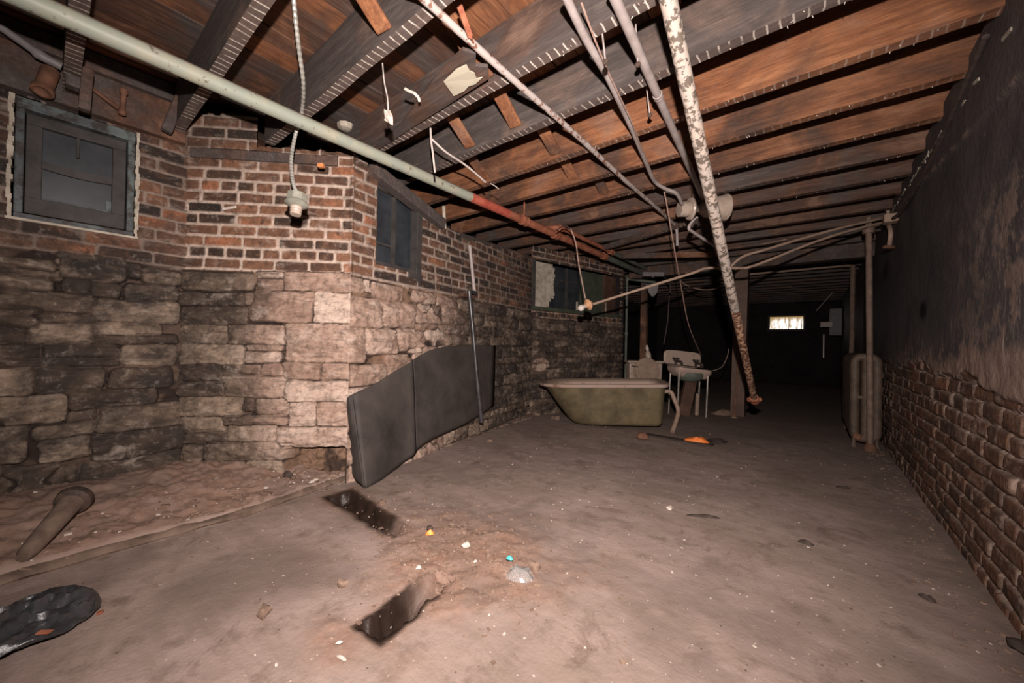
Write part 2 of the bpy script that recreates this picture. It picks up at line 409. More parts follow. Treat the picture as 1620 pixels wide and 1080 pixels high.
M['brownboard'] = mat_simple('brown_board', (.050, .026, .018), (.10, .055, .038), 6, .6)
M['greybox'] = mat_simple('grey_painted_metal', (.12, .11, .11), (.2, .18, .18), 10, .5)
def _bulb():
    t = NT('bulb_glass'); t.b.inputs['Transmission Weight'].default_value = .35
    return t.out((.70, .62, .57), .2, spec=.6)
M['bulb'] = _bulb()
def _clear():
    t = NT('clear_plastic'); t.b.inputs['Transmission Weight'].default_value = .8; t.b.inputs['IOR'].default_value = 1.3
    return t.out((.72, .68, .66), .12, spec=.5)
M['clear'] = _clear()
def _day(t, e):
    p = t.pos(); n = t.noise(t.scale(p, (13, 1, 1.4)), 1.3, 6, .7); x, y, z = t.xyz(p)
    c = t.ramp(n, [(.34, (.03, .022, .015)), (.46, (.42, .33, .22)), (.54, (1, .96, .94))])
    top = t.mr(z, 1.86, 1.72)
    t.link(t.mix(top, (.22, .13, .04), c), e.inputs[0]); e.inputs[1].default_value = 1.6
M['daylight'] = mat_emit('daylight_beyond_glass', _day)

# ------------------------------------------------------------------ masonry walls
XR = 0.545
A0, B0, C1, D1 = (-3.15, .56), (-2.41, 1.275), (-2.89, 4.0), (-2.43, 5.9)
PLB, PLC, PLD = vplane(A0, B0), vplane(B0, C1), vplane(C1, D1)
ST_A = [(-0.238, 0.042, 1.272, 1.366), (0.046, 0.29, 1.263, 1.394), (0.365, 0.541, 1.272, 1.359), (0.3, 0.359, 1.294, 1.37), (-0.236, 0.024, 1.176, 1.258), (0.068, 0.152, 1.171, 1.254), (0.161, 0.278, 1.177, 1.244), (0.303, 0.531, 1.164, 1.256), (-0.235, 0.17, 1.07, 1.173), (0.185, 0.539, 1.032, 1.158), (-0.06, 0.172, 1.021, 1.064), (-0.233, -0.064, 1.009, 1.061), (-0.051, 0.165, 0.902, 1.011), (0.173, 0.459, 0.96, 1.02), (0.174, 0.526, 0.905, 0.954), (-0.232, -0.055, 0.899, 1.003), (-0.009, 0.271, 0.819, 0.89), (0.29, 0.522, 0.778, 0.892), (-0.231, -0.012, 0.823, 0.888), (-0.23, 0.272, 0.781, 0.815), (-0.247, -0.026, 0.637, 0.769), (-0.012, 0.216, 0.637, 0.767), (0.243, 0.503, 0.64, 0.756), (-0.245, 0.083, 0.489, 0.625), (0.104, 0.441, 0.535, 0.628), (0.09, 0.198, 0.474, 0.524), (0.204, 0.555, 0.395, 0.53), (-0.243, -0.047, 0.299, 0.48), (-0.017, 0.194, 0.395, 0.465), (0.003, 0.175, 0.27, 0.387), (0.18, 0.565, 0.235, 0.386), (-0.113, 0.067, 0.109, 0.263), (0.135, 0.561, 0.09, 0.227), (0.071, 0.131, 0.148, 0.232), (0.305, 0.457, 0.012, 0.08), (0.073, 0.3, 0.007, 0.09), (0.46, 0.56, -.03, 0.08), (-0.24, -0.117, 0.122, 0.29)]
ST_B = [(-0.015, 0.417, 1.255, 1.368), (0.446, 0.598, 1.269, 1.342), (0.445, 0.597, 1.346, 1.384), (0.609, 1.065, 1.272, 1.39), (-0.026, 0.362, 1.152, 1.235), (0.369, 0.419, 1.17, 1.231), (0.428, 0.799, 1.061, 1.257), (0.803, 1.06, 1.061, 1.259), (-0.024, 0.386, 1.035, 1.148), (-0.007, 0.267, 0.91, 1.023), (0.274, 0.616, 0.905, 1.034), (0.625, 1.06, 0.804, 1.051), (-0.004, 0.363, 0.779, 0.899), (0.37, 0.601, 0.795, 0.863), (0.391, 0.6, 0.871, 0.898), (0.618, 0.853, 0.691, 0.795), (0.857, 1.06, 0.693, 0.798), (-0.029, 0.237, 0.665, 0.77), (0.251, 0.465, 0.713, 0.774), (0.473, 0.614, 0.705, 0.78), (0.253, 0.625, 0.569, 0.703), (-0.005, 0.25, 0.569, 0.66), (0.634, 1.06, 0.543, 0.675), (-0.009, 0.367, 0.443, 0.559), (0.37, 0.443, 0.471, 0.561), (0.443, 0.652, 0.456, 0.557), (0.664, 0.829, 0.378, 0.534), (0.837, 1.06, 0.38, 0.53), (0.001, 0.248, 0.334, 0.436), (0.255, 0.646, 0.389, 0.443), (0.279, 0.585, 0.285, 0.382), (0.594, 1.06, 0.234, 0.372), (0.01, 0.276, 0.268, 0.328), (0.139, 0.70, 0.163, 0.27), (0.02, 0.132, 0.155, 0.25), (-0.006, 0.128, -0.049, 0.139), (0.134, 0.391, 0.036, 0.152), (0.406, 0.63, 0.033, 0.151)]

def stone_courses(u0, u1, z0, z1, seed, hmin=.085, hmax=.17, lmin=.14, lmax=.42, gap=.012):
    R = random.Random(seed); out = []; z = z1
    while z > z0:
        h = R.uniform(hmin, hmax); u = u0 - R.uniform(0, .2)
        while u < u1:
            l = R.uniform(lmin, lmax)
            if R.random() < .18 and h > .12:
                out.append((u, u + l - gap, z - h * .45, z - gap)); out.append((u, u + l - gap, z - h, z - h * .45 - gap))
            else: out.append((u, u + l - gap, z - h + R.uniform(0, .008), z - gap))
            u += l
        z -= h
    return out
def brick_courses(u0, u1, z0, z1, seed, ch=.072, L=.225, gap=.010, header=6, off=0, jag=.0, gu=None):
    R = random.Random(seed); out = []; z = z0; i = off
    while z < z1:
        l0 = L / 2 if i % header == 0 else L
        u = u0 - (L * .5 if i % 2 else 0) - R.uniform(0, .05)
        while u < u1:
            l = l0 * R.uniform(.93, 1.05); out.append((u, u + l - (gu or gap), z + gap * .5 + R.uniform(-jag, jag), z + ch - gap * .5 + R.uniform(-jag, jag))); u += l
        z += ch; i += 1
    return out

CRACK = None
def masonry(us, zs, cells, seed, jd=.018, warp=.010, bulge=.014, zb=1.38, jb=.006):
    U, Z = np.meshgrid(us, zs, indexing='ij')
    wk = np.where(Z > zb, .6 if zb > -50 else 1.3, 1.5)
    Uw = U + wk * warp * (fbm(U * 12, Z * 12, seed + 40, 4) - .5) * 2; Zw = Z + wk * warp * .9 * (fbm(U * 6, Z * 12, seed + 50, 4) - .5) * 2
    JD = np.where(Z > zb, jb, .003 + jd * 2.0 * sst(.38, .66, fbm(U * 4, Z * 6, seed + 65, 3)))
    Hh = -JD + .008 * (fbm(U * 30, Z * 30, seed + 60) - .5)
    rnd = np.full(U.shape, .5); brick = np.zeros(U.shape); D1 = np.full(U.shape, -1.); D2 = np.full(U.shape, -1.); PR = np.zeros(U.shape)
    R = random.Random(seed)
    for c in cells:
        u0, u1, z0, z1, kind = c[:5]
        if kind == 0: u0 -= .010; u1 += .010; z0 -= .008; z1 += .008
        i0, i1 = np.searchsorted(us, (u0 - .03, u1 + .03)); k0, k1 = np.searchsorted(zs, (z0 - .03, z1 + .03))
        r = R.random(); prot = R.uniform(-.010, .014) if kind == 0 else R.uniform(-.004, .004); tu = R.uniform(-.05, .05); tz = R.uniform(-.22, .05) if kind == 0 else R.uniform(-.08, .02)
        if i1 <= i0 or k1 <= k0: continue
        a = Uw[i0:i1, k0:k1]; b = Zw[i0:i1, k0:k1]
        dx = np.minimum(a - u0, u1 - a); dz = np.minimum(b - z0, z1 - b); rc = min(.030 if kind == 0 else .011, (z1 - z0) * .35, (u1 - u0) * .35)
        d = np.minimum(dx, dz); cor = (dx < rc) & (dz < rc); d = np.where(cor, rc - np.hypot(rc - dx, rc - dz), d)
        sub = np.s_[i0:i1, k0:k1]; o1 = D1[sub]; m = d > o1
        D2[sub] = np.where(m, o1, np.maximum(D2[sub], d)); D1[sub] = np.where(m, d, o1)
        rnd[sub] = np.where(m, r, rnd[sub]); brick[sub] = np.where(m, kind, brick[sub])
        PR[sub] = np.where(m, prot + tu * (a - (u0 + u1) / 2) + tz * (b - (z0 + z1) / 2), PR[sub])
    eff = np.where(D2 > 0, np.minimum(D1, (D1 - D2) * .55), D1)
    m = eff > 0; st = brick < .5
    t = np.clip(eff / np.where(st, .011, .006), 0, 1); t = np.sqrt(t * (2 - t))
    jd2 = np.where(D2 > -.004, np.maximum(JD, .006 + .022 * sst(.35, .6, fbm(U * 7, Z * 7, seed + 66, 3))), JD)
    Hh = np.where(m, -jd2 + (jd2 + PR) * t + np.where(st, bulge * np.clip(eff / .05, 0, 1), 0), Hh)
    face = np.where(m, np.clip(eff / .004, 0, 1), 0)
    f = face
    Hh = Hh + f * np.where(brick > .5, .003, .015) * (fbm(U * 11, Z * 26, seed + 70, 5) - .5) * 2 + f * (1 - brick) * .009 * (np.abs(fbm(U * 14, Z * 34, seed + 75, 4) - .5) * -4 + .5)
    global CRACK
    nzk = fbm(U * 9, Z * 9, seed + 67, 3)
    CRACK = np.where(st & (D1 > -.004), sst(.0065, .0015, eff) * sst(.30, .52, nzk), 0)
    CRACK = np.maximum(CRACK, np.where(D1 <= -.004, .9 * sst(.52, .66, nzk), 0) * (Z <= zb))
    return U, Z, Hh, face, rnd, brick

def wall_mesh(name, P0, d, n, U, Z, Hh, face, rnd, brick, soot, pale, plas, peel, keep, label=None):
    nu, nz = U.shape; d = np.array([d[0], d[1], 0.]); n = np.array([n[0], n[1], 0.])
    V = np.array([P0[0], P0[1], 0.]) + U[..., None] * d + Hh[..., None] * n; V[..., 2] += Z
    I = np.arange(nu * nz).reshape(nu, nz)
    q = np.stack([I[:-1, :-1], I[1:, :-1], I[1:, 1:], I[:-1, 1:]], -1)
    # orient faces along the wall normal
    if np.cross(d, [0, 0, 1.]) @ n < 0: q = q[..., ::-1]
    kf = keep[:-1, :-1] & keep[1:, :-1] & keep[1:, 1:] & keep[:-1, 1:]
    F = q[kf]
    me = bpy.data.meshes.new(name)
    me.vertices.add(nu * nz); me.vertices.foreach_set('co', V.reshape(-1))
    me.loops.add(F.size); me.loops.foreach_set('vertex_index', F.reshape(-1).astype(np.int32))
    me.polygons.add(len(F)); me.polygons.foreach_set('loop_start', np.arange(0, F.size, 4, dtype=np.int32)); me.polygons.foreach_set('loop_total', np.full(len(F), 4, np.int32))
    me.update(calc_edges=True)
    a = me.attributes.new('cell', 'FLOAT_COLOR', 'POINT'); a.data.foreach_set('color', np.stack([rnd, face, brick, soot], -1).reshape(-1).astype(np.float32))
    a = me.attributes.new('aux', 'FLOAT_COLOR', 'POINT'); a.data.foreach_set('color', np.stack([pale, plas, peel, np.ones_like(pale)], -1).reshape(-1).astype(np.float32))
    me.polygons.foreach_set('use_smooth', [True] * len(F))
    me.materials.append(M['masonry'])
    o = bpy.data.objects.new(name, me); COL.objects.link(o); o['kind'] = 'structure'
    return o
Z0 = np.zeros
def kinds(L, k): return [(*c, k) for c in L]

# wall with the boarded window, at the left
us = np.arange(-1.0, .575, .0065); zs = np.arange(-.05, 2.47, .0065)
cl = kinds(ST_A, 0) + kinds(stone_courses(-1.2, -.25, -.05, 1.375, 5), 0)
cl += kinds([c for c in brick_courses(-1.2, .7, 1.388, 2.47, 6, off=1)], 1)
U, Z, Hh, fc, rd, bk = masonry(us, zs, cl, 11)
keep = ~((U > -.115) & (U < .335) & (Z > 1.535) & (Z < 2.15))
soot = .70 + .45 * fbm(U * 3, Z * 3, 3); soot = np.where(bk > .5, soot * .8, soot)
wall_mesh('wall_left', (-3.15, 0), (0, 1), (1, 0), U, Z, Hh, fc, rd, bk, soot, Z0(U.shape), Z0(U.shape), CRACK, keep)

# slanted breast facing the room
LB = math.hypot(.74, .715); dB = (.74 / LB, .715 / LB); nBv = (.715 / LB, -.74 / LB)
us = np.append(np.arange(-.015, LB - .002, .0058), LB + .004); zs = np.arange(-.05, 2.43, .0058)
cl = kinds(ST_B, 0) + kinds(brick_courses(-.2, 1.3, 1.392, 2.105, 21, off=5, header=6, gap=.0135), 1)
cl += kinds(brick_courses(-.2, 1.3, 2.165, 2.42, 25, off=1), 1) + [(.935, 1.06, 2.108, 2.160, 1)]
U, Z, Hh, fc, rd, bk = masonry(us, zs, cl, 12)
cw = sst(LB - .022, LB, U); Hh = Hh * (1 - cw) + .0075 * cw
hole = sst(.62, .70, U) * sst(LB, LB - .03, U) * sst(.245, .22, Z)      # crumbled foot at the right
Hh = Hh - hole * (.07 + .05 * (fbm(U * 25, Z * 25, 8) - .5)); fc = fc * (1 - hole)
top = np.where(U < .42, 2.40, 2.205) + .02 * (vn(U * 22, U * 0, 9) - .5)
keep = (Z < top) & ~((Z > 2.103) & (Z < 2.167) & (U < .93) & (U > 0.02))
soot = np.clip(.78 - U * .95 + .5 * (fbm(U * 3, Z * 3, 3) - .5), 0, 1); soot = np.where(bk > .5, np.clip(.30 + (Z - 2.0) * 1.2 - U * .35, .04, .8), soot)
pale = sst(.28, .62, U + .25 * (fbm(U * 4, Z * 4, 31) - .5)) * (Z < 1.40) * sst(.12, .35, Z + .1 * U)
wall_mesh('wall_breast', A0, dB, nBv, U, Z, Hh, fc, rd, bk, soot, pale, hole * 0, CRACK, keep)

# long wall running back with the second window
dC = np.array([C1[0] - B0[0], C1[1] - B0[1]]); LC = np.hypot(*dC); dC /= LC; nC = (dC[1], -dC[0])
us = np.append(np.append(-.004, np.arange(.004, LC, .0085)), LC); zs = np.arange(-.05, 2.24, .0085)
st1 = [(0, .105, 1.275, 1.37), (.115, .16, 1.285, 1.365), (.17, .46, 1.25, 1.36), (-.05, .27, 1.05, 1.24), (.28, .62, 1.06, 1.24), (.63, .95, 1.10, 1.24), (-.04, .12, .80, 1.03), (.13, .42, .86, 1.035), (.43, .72, .88, 1.05), (.73, 1.02, .92, 1.08), (0, .33, .64, .78), (.34, .6, .66, .85), (-.03, .3, .47, .62), (.31, .7, .45, .64)]
cl = kinds(stone_courses(.7, 3, -.05, 1.37, 33, .07, .14, .12, .34), 0) + kinds(stone_courses(-.1, .75, -.05, .46, 34), 0) + kinds(st1, 0) + kinds(brick_courses(-.112, 3, 1.392, 2.3, 35, off=5, gap=.0138), 1)
U, Z, Hh, fc, rd, bk = masonry(us, zs, cl, 13)
cw = sst(.022, .0, U); Hh = Hh * (1 - cw) + .0075 * cw
zt = np.interp(U, [0, .12, .16, .85, .9, 1.3, 2.8], [2.19, 2.19, 2.12, 1.96, 2.02, 1.95, 2.09]) + .03 * (vn(U * 16, U * 0, 4) - .5)
keep = (Z < zt) & ~((U > .215) & (U < .66) & (Z > 1.50) & (Z < 2.10))
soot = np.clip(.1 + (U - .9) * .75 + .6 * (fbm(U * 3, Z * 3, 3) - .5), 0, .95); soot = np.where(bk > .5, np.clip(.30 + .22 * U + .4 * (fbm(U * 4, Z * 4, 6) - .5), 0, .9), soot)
pale = sst(1.5, .75, U + .5 * (fbm(U * 3, Z * 3, 32) - .5)) * (Z < 1.40) * .95
wall_mesh('wall_bay', B0, dC, nC, U, Z, Hh, fc, rd, bk, soot, pale, Z0(U.shape), CRACK, keep)

# rear left wall under the wide opening
dD = np.array([D1[0] - C1[0], D1[1] - C1[1]]); LD = np.hypot(*dD); dD /= LD; nD = (dD[1], -dD[0])
us = np.append(np.arange(-.01, LD, .011), LD); zs = np.arange(-.05, 2.24, .011)
cl = kinds(stone_courses(-.1, 2.2, -.05, 1.30, 43, .06, .11, .12, .34), 0) + kinds(brick_courses(-.1, 2.3, 1.31, 2.3, 45), 1)
U, Z, Hh, fc, rd, bk = masonry(us, zs, cl, 14)
keep = ~((U > .05) & (U < 1.86) & (Z > 1.44) & (Z < 2.06))
soot = np.clip(1.0 + .6 * (fbm(U * 3, Z * 3, 3) - .5), 0, 1) * np.where(fc > .5, 1, .35)
spot_ = sst(1.15, .85, np.hypot((U - .17) / .16, (Z - .675) / .085) + .3 * (fbm(U * 12, Z * 12, 7) - .5)); soot = soot * (1 - spot_)
wall_mesh('wall_rear_left', C1, dD, nD, U, Z, Hh, fc, rd, bk, soot, np.maximum(.1, spot_), Z0(U.shape), CRACK, keep)

# right wall: bare brick below, painted plaster above
def right_wall(y0, y1, step, name, seed):
    us = np.append(np.arange(y0, y1, step), y1); zs = np.append(np.arange(-.05, 2.30, step), 2.30)
    cl = kinds(brick_courses(y0 - .3, y1 + .3, -.03, 1.25, seed, ch=.077, header=4, jag=.003, gap=.013, gu=.008), 1)
    U, Z, Hh, fc, rd, bk = masonry(us, zs, cl, seed, jd=.008, warp=.008, zb=-99, jb=.015); rd = .40 + .48 * rd
    zb = .86 + .10 * (fbm(U * 2.2, U * 0 + 1.5, 61, 4) - .5) * 2 + .03 * (fbm(U * 14, U * 0 + 4, 62, 3) - .5) * 2 - .06 * sst(2.6, 1.9, U)
    pl = sst(-.006, .006, Z - zb)
    rag = sst(.0, .25, Z - zb) 
    ridge = 1.90 + (U - 2.06) * .105
    hp = .012 + .006 * (fbm(U * 4, Z * 4, 63) - .5) + .006 * (1 - rag) * (fbm(U * 18, Z * 18, 64) - .5) * 2 + .012 * np.exp(-((Z - ridge) / .016) ** 2) + .010 * sst(0, .03, Z - ridge)
    Hh = Hh * (1 - pl) + hp * pl
    peel = np.clip(sst(3.2, 2.0, U) * sst(1.75, 1.45, Z) * .72 + (1 - rag) * .72 * sst(5.2, 3.2, U) + (1 - rag) * .3, 0, 1)
    soot = np.clip(.42 + .7 * (fbm(U * 2.5, Z * 2.5, 65) - .5), 0, 1)
    peel = np.maximum(peel, .85 * np.exp(-((Z - ridge) / .012) ** 2) * sst(.3, .6, fbm(U * 6, Z * 6, 68)))
    blot = np.maximum(sst(.075, .02, np.hypot((U - 3.53) * .55, Z - 1.215) + .03 * (fbm(U * 12, Z * 12, 69) - .5)), .8 * sst(.13, .03, np.hypot((U - 5.22) * .5, Z - 1.74)))
    return wall_mesh(name, (XR + .012, 0), (0, 1), (-1, 0), U, Z, Hh, fc, rd, bk, soot, blot, pl, peel * pl, np.ones(U.shape, bool))
right_wall(.7, 5.4, .0095, 'wall_right', 51)
right_wall(5.4, 13.2, .03, 'wall_right_far', 52)

# ragged pale plaster left along the top of the right wall
m_ = MB(); R_ = random.Random(12); y_ = 1.75
while y_ < 5.0:
    z_ = min(2.10 + .038 * (y_ - 1.9), 2.205); l_ = R_.uniform(.02, .07)
    if R_.random() < .8: m_.obox((XR - .003 + R_.uniform(-.006, .004), y_, z_ + R_.uniform(-.012, .012)), (.006, R_.uniform(-.002, .002), 0), (0, l_ * .6, R_.uniform(-.006, .010)), (0, 0, R_.uniform(.002, .009)))
    if R_.random() < .35: m_.obox((XR - .002, y_ + .03, z_ + R_.uniform(.02, .07)), (.005, 0, 0), (0, .004, R_.uniform(-.003, .003)), (0, R_.uniform(-.02, .02), R_.uniform(.01, .03)))
    y_ += l_
tag(obj('trim_1', m_, M['lime']), kind='structure')
# dark walls closing the place at the back and behind the left-hand walls
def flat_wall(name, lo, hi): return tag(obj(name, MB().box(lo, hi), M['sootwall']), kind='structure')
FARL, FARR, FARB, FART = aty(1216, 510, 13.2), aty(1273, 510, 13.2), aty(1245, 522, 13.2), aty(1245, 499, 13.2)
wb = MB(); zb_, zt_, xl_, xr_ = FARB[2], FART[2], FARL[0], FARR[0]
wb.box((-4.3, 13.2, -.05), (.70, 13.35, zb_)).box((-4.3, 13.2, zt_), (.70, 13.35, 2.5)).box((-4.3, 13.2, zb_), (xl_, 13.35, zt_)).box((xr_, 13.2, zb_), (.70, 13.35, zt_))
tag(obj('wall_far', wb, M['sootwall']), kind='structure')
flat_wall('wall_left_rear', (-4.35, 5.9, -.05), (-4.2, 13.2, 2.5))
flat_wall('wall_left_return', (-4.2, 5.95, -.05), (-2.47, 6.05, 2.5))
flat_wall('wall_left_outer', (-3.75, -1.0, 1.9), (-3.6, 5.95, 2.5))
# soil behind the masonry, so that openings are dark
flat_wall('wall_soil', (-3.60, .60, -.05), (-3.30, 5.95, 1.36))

# ------------------------------------------------------------------ floor
def axis(stops):
    out = []
    for a, b, s in stops: out += list(np.arange(a, b - 1e-6, s))
    return np.array(out + [stops[-1][1]])
xs = axis([(-4.3, -3.4, .1), (-3.4, -2.0, .014), (-2.0, -.75, .0095), (-.75, .60, .014)])
ys = axis([(-1.0, -.3, .05), (-.3, .55, .014), (.55, 1.55, .0095), (1.55, 3.2, .016), (3.2, 6.0, .025), (6.0, 13.3, .08)])
X, Y = np.meshgrid(xs, ys, indexing='ij')
CURB = [(-2.40, -1.0), (-2.375, -.086), (-2.375, .24), (-2.35, .70), (-2.42, 1.09), (-2.50, 1.55), (-2.55, 1.90), (-2.63, 2.226), (-2.76, 2.97), (-2.87, 4.05)]
cx = np.interp(Y, [c[1] for c in CURB], [c[0] for c in CURB])
s = cx - X            # distance behind the curb
zf = .006 * (fbm(X * 2.2, Y * 2.2, 71) - .5) + .004 * (fbm(X * 22, Y * 22, 72) - .5)
bank = sst(0, .03, s) * (.045 + .10 * sst(0, .75, s)) * (Y < 4.2) + sst(0, .08, s) * (.050 * (fbm(X * 9, Y * 9, 73, 5) - .4) + .03 * (fbm(X * 30, Y * 30, 70, 4) - .45)) * (Y < 4.2)
zf += bank
ex, ey = (X + 1.22) / .48, (Y - 1.22) / .36
rr = np.sqrt(ex ** 2 + ey ** 2); ang = np.arctan2(ey, ex)
wob = fbm(X * 5, Y * 5, 74, 4)
dirt = sst(1.15, .55, rr + .9 * (wob - .5)) * .95
streak = sst(2.0, .7, rr + .8 * (fbm(X * 4, Y * 4, 79) - .5)) * sst(.50, .72, vn(ang * 3.2 + 3 + 1.2 * fbm(X * 4, Y * 4, 80), rr * 1.1, 75)) * .55
dirt = np.clip(np.maximum(dirt, streak), 0, 1)
d2 = sst(.16, .05, np.hypot(X + 1.18, (Y - .60) * 1.1) + .12 * (fbm(X * 9, Y * 9, 76) - .5)); dirt = np.maximum(dirt, d2 * .8)
dirt = np.maximum(dirt, sst(0, .05, s) * .75 * (Y < 4.3))
zf += dirt * .030 * (fbm(X * 13, Y * 13, 77, 5) - .35) * (s < 0)
zf += .010 * sst(1.7, .9, rr) * (fbm(X * 7, Y * 7, 78) - .4) * (s < 0)
# the two broken trenches
def trench(ax, ay, bx, by, w0, w1, depth, seed):
    L = math.hypot(bx - ax, by - ay); dx, dy = (bx - ax) / L, (by - ay) / L
    t = (X - ax) * dx + (Y - ay) * dy; q = np.abs(-(X - ax) * dy + (Y - ay) * dx)
    w = w0 + (w1 - w0) * np.clip(t / L, 0, 1) + .018 * (fbm(X * 16, Y * 16, seed) - .5) * 2
    e = np.minimum(w - q, np.minimum(t + .01 * vn(X * 30, Y * 30, seed), L - t))
    return e, np.clip(t / L, 0, 1)
e1, t1 = trench(-2.27, 1.16, -1.56, 1.12, .075, .045, .08, 81)
e2, t2 = trench(-1.115, .685, -1.165, 1.05, .055, .050, .1, 82)
wet_and_shade = np.maximum(sst(-.045, .0, e1) * sst(1.02, .7, t1 + .2 * (fbm(X * 8, Y * 8, 83) - .5)), sst(-.030, -.008, e2) * sst(1.1, .45, t2))  # first trench damp; in the second, pit shade is painted into the colour
zf -= sst(.0, .03, e1) * .075 * (1.0 - .5 * t1) * (1 + .8 * (fbm(X * 20, Y * 20, 84) - .5))
zf -= sst(.0, .010, e2) * (.24 * sst(.9, .2, t2) + .03) * (1 + .35 * (fbm(X * 24, Y * 24, 85) - .5))
dirt = np.maximum(dirt, sst(-.09, .0, np.maximum(e1, e2)) * .7)
dust_dark = sst(.35, .10, np.hypot(X + 1.75, (Y - .55) * .8) + .25 * (fbm(X * 6, Y * 6, 86) - .5)) * .8
dust_dark = np.maximum(dust_dark, sst(XR - .38, XR - .02, X) * sst(.35, .75, fbm(X * 5, Y * 5, 87)) * .9)
dust_dark = np.maximum(dust_dark, sst(3.0, 7.0, Y) * .9)  # floor colour gets steadily darker towards the back
dust_dark = np.maximum(dust_dark, sst(.60, .74, fbm(X * 3.2, Y * 3.2, 88, 5)) * .5)
me = bpy.data.meshes.new('floor'); nx_, ny_ = X.shape
V = np.stack([X, Y, zf], -1); I = np.arange(nx_ * ny_).reshape(nx_, ny_)
F = np.stack([I[:-1, :-1], I[1:, :-1], I[1:, 1:], I[:-1, 1:]], -1).reshape(-1, 4)
me.vertices.add(nx_ * ny_); me.vertices.foreach_set('co', V.reshape(-1)); me.loops.add(F.size); me.loops.foreach_set('vertex_index', F.reshape(-1).astype(np.int32))
me.polygons.add(len(F)); me.polygons.foreach_set('loop_start', np.arange(0, F.size, 4, dtype=np.int32)); me.polygons.foreach_set('loop_total', np.full(len(F), 4, np.int32)); me.update(calc_edges=True)
a = me.attributes.new('aux', 'FLOAT_COLOR', 'POINT'); a.data.foreach_set('color', np.stack([dirt, wet_and_shade, dust_dark, np.ones_like(wet_and_shade)], -1).reshape(-1).astype(np.float32))
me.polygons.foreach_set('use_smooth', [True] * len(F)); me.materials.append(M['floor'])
fo = bpy.data.objects.new('floor', me); COL.objects.link(fo); fo['kind'] = 'structure'
def floor_z(x, y):
    i = int(np.clip(np.searchsorted(xs, x), 1, nx_ - 1)); k = int(np.clip(np.searchsorted(ys, y), 1, ny_ - 1))
    return float(max(zf[i, k], zf[i - 1, k - 1]))

# ------------------------------------------------------------------ ceiling: subfloor boards on the joists
ZJ, ZS = 2.23, 2.497
cb = MB(); y0b = -1.0; xb = -3.75
while xb < .70:
    w = RNG.uniform(.11, .145); dz = RNG.uniform(0, .012)
    cb.box((xb, -1.0, ZS + dz), (xb + w - .006, 13.3, ZS + .02 + dz)); xb += w
cb.box((-3.75, -1.0, ZS + .027), (.70, 13.3, ZS + .045)); cb.box((-4.35, 6.0, ZS + .027), (-3.75, 13.3, ZS + .045))
co = obj('ceiling', cb, M['plank'])
at_ = co.data.attributes.new('board', 'FLOAT', 'POINT'); nb_ = len(co.data.vertices) // 8
at_.data.foreach_set('value', np.repeat([RNG.random() for _ in range(nb_)], 8).astype(np.float32))
tag(co, kind='structure'); co['tone'] = .54

# ------------------------------------------------------------------ windows
def frame_rect(mb, o, d, n, u0, u1, z0, z1, w, t, off):
    """four boards round a rectangle on the wall o + u*d, thickness t along n starting at off"""
    o = np.array([o[0], o[1], 0.]); d = np.array([d[0], d[1], 0.]); n = np.array([n[0], n[1], 0.]); zz = np.array([0, 0, 1.])
    def b(ua, ub, za, zb): mb.obox(o + d * (ua + ub) / 2 + zz * (za + zb) / 2 + n * (off + t / 2), d * (ub - ua) / 2, n * t / 2, zz * (zb - za) / 2)
    b(u0, u1, z1 - w, z1); b(u0, u1, z0, z0 + w); b(u0, u0 + w, z0 + w, z1 - w); b(u1 - w, u1, z0 + w, z1 - w)
def wbox(mb, o, d, n, u0, u1, z0, z1, a, b):
    o = np.array([o[0], o[1], 0.]); d = np.array([d[0], d[1], 0.]); n = np.array([n[0], n[1], 0.]); zz = np.array([0, 0, 1.])
    return mb.obox(o + d * (u0 + u1) / 2 + zz * (z0 + z1) / 2 + n * (a + b) / 2, d * (u1 - u0) / 2, n * (b - a) / 2, zz * (z1 - z0) / 2)

def struct_root(name, loc):
    e = bpy.data.objects.new(name, None); COL.objects.link(e); e.location = tuple(map(float, loc)); e['kind'] = 'structure'; return e
# window 1
o1, d1, n1 = (-3.15, 0), (0, 1), (1, 0)
w1 = struct_root('window_1', (-3.15, .11, 1.535))
f = MB(); frame_rect(f, o1, d1, n1, -.105, .325, 1.535, 2.145, .030, .07, -.075); wbox(f, o1, d1, n1, -.105, .325, 2.095, 2.150, -.07, .006)
obj('window_frame', f, M['frame'], w1, bevel=.004)
f = MB(); frame_rect(f, o1, d1, n1, -.072, .292, 1.575, 2.095, .055, .03, -.070); wbox(f, o1, d1, n1, -.072, .292, 1.575, 1.66, -.068, -.036)
wbox(f, o1, d1, n1, .098, .112, 1.93, 2.05, -.068, -.045)
obj('sash', f, M['sash'], w1, bevel=.004)
f = MB(); f.grid([[np.array([-3.15 - .048 + .012 * math.sin(j * .9) * (i % 2) + .008 * math.sin(j * 1.7), -.068 + .357 * j / 12, 1.80 + .095 * i / 3 + .012 * math.sin(j * .6)]) for j in range(13)] for i in range(4)])
pb = MB(); sg = [(-.07 + .36 * j / 10) for j in range(11)]
for j in range(10):
    za_, zb2 = 1.865 - .018 * math.sin(j / 10 * PI), 1.865 - .018 * math.sin((j + 1) / 10 * PI)
    pb.hexa([(-3.214, sg[j], za_ - .03), (-3.199, sg[j], za_ - .03), (-3.199, sg[j + 1], zb2 - .03), (-3.214, sg[j + 1], zb2 - .03), (-3.214, sg[j], za_ + .01), (-3.199, sg[j], za_ + .01), (-3.199, sg[j + 1], zb2 + .01), (-3.214, sg[j + 1], zb2 + .01)])
obj('sagging_board', pb, M['sash'], w1)
pb = MB()
for (a, b, c, e, tl) in ((-.02, .245, 1.655, 1.672, .01), (.215, .245, 1.67, 1.73, 0)):
    wbox(pb, o1, d1, n1, a, b, c, e, -.064, -.056 - tl * .3)
obj('lower_board', pb, M['frame'], w1, bevel=.003)
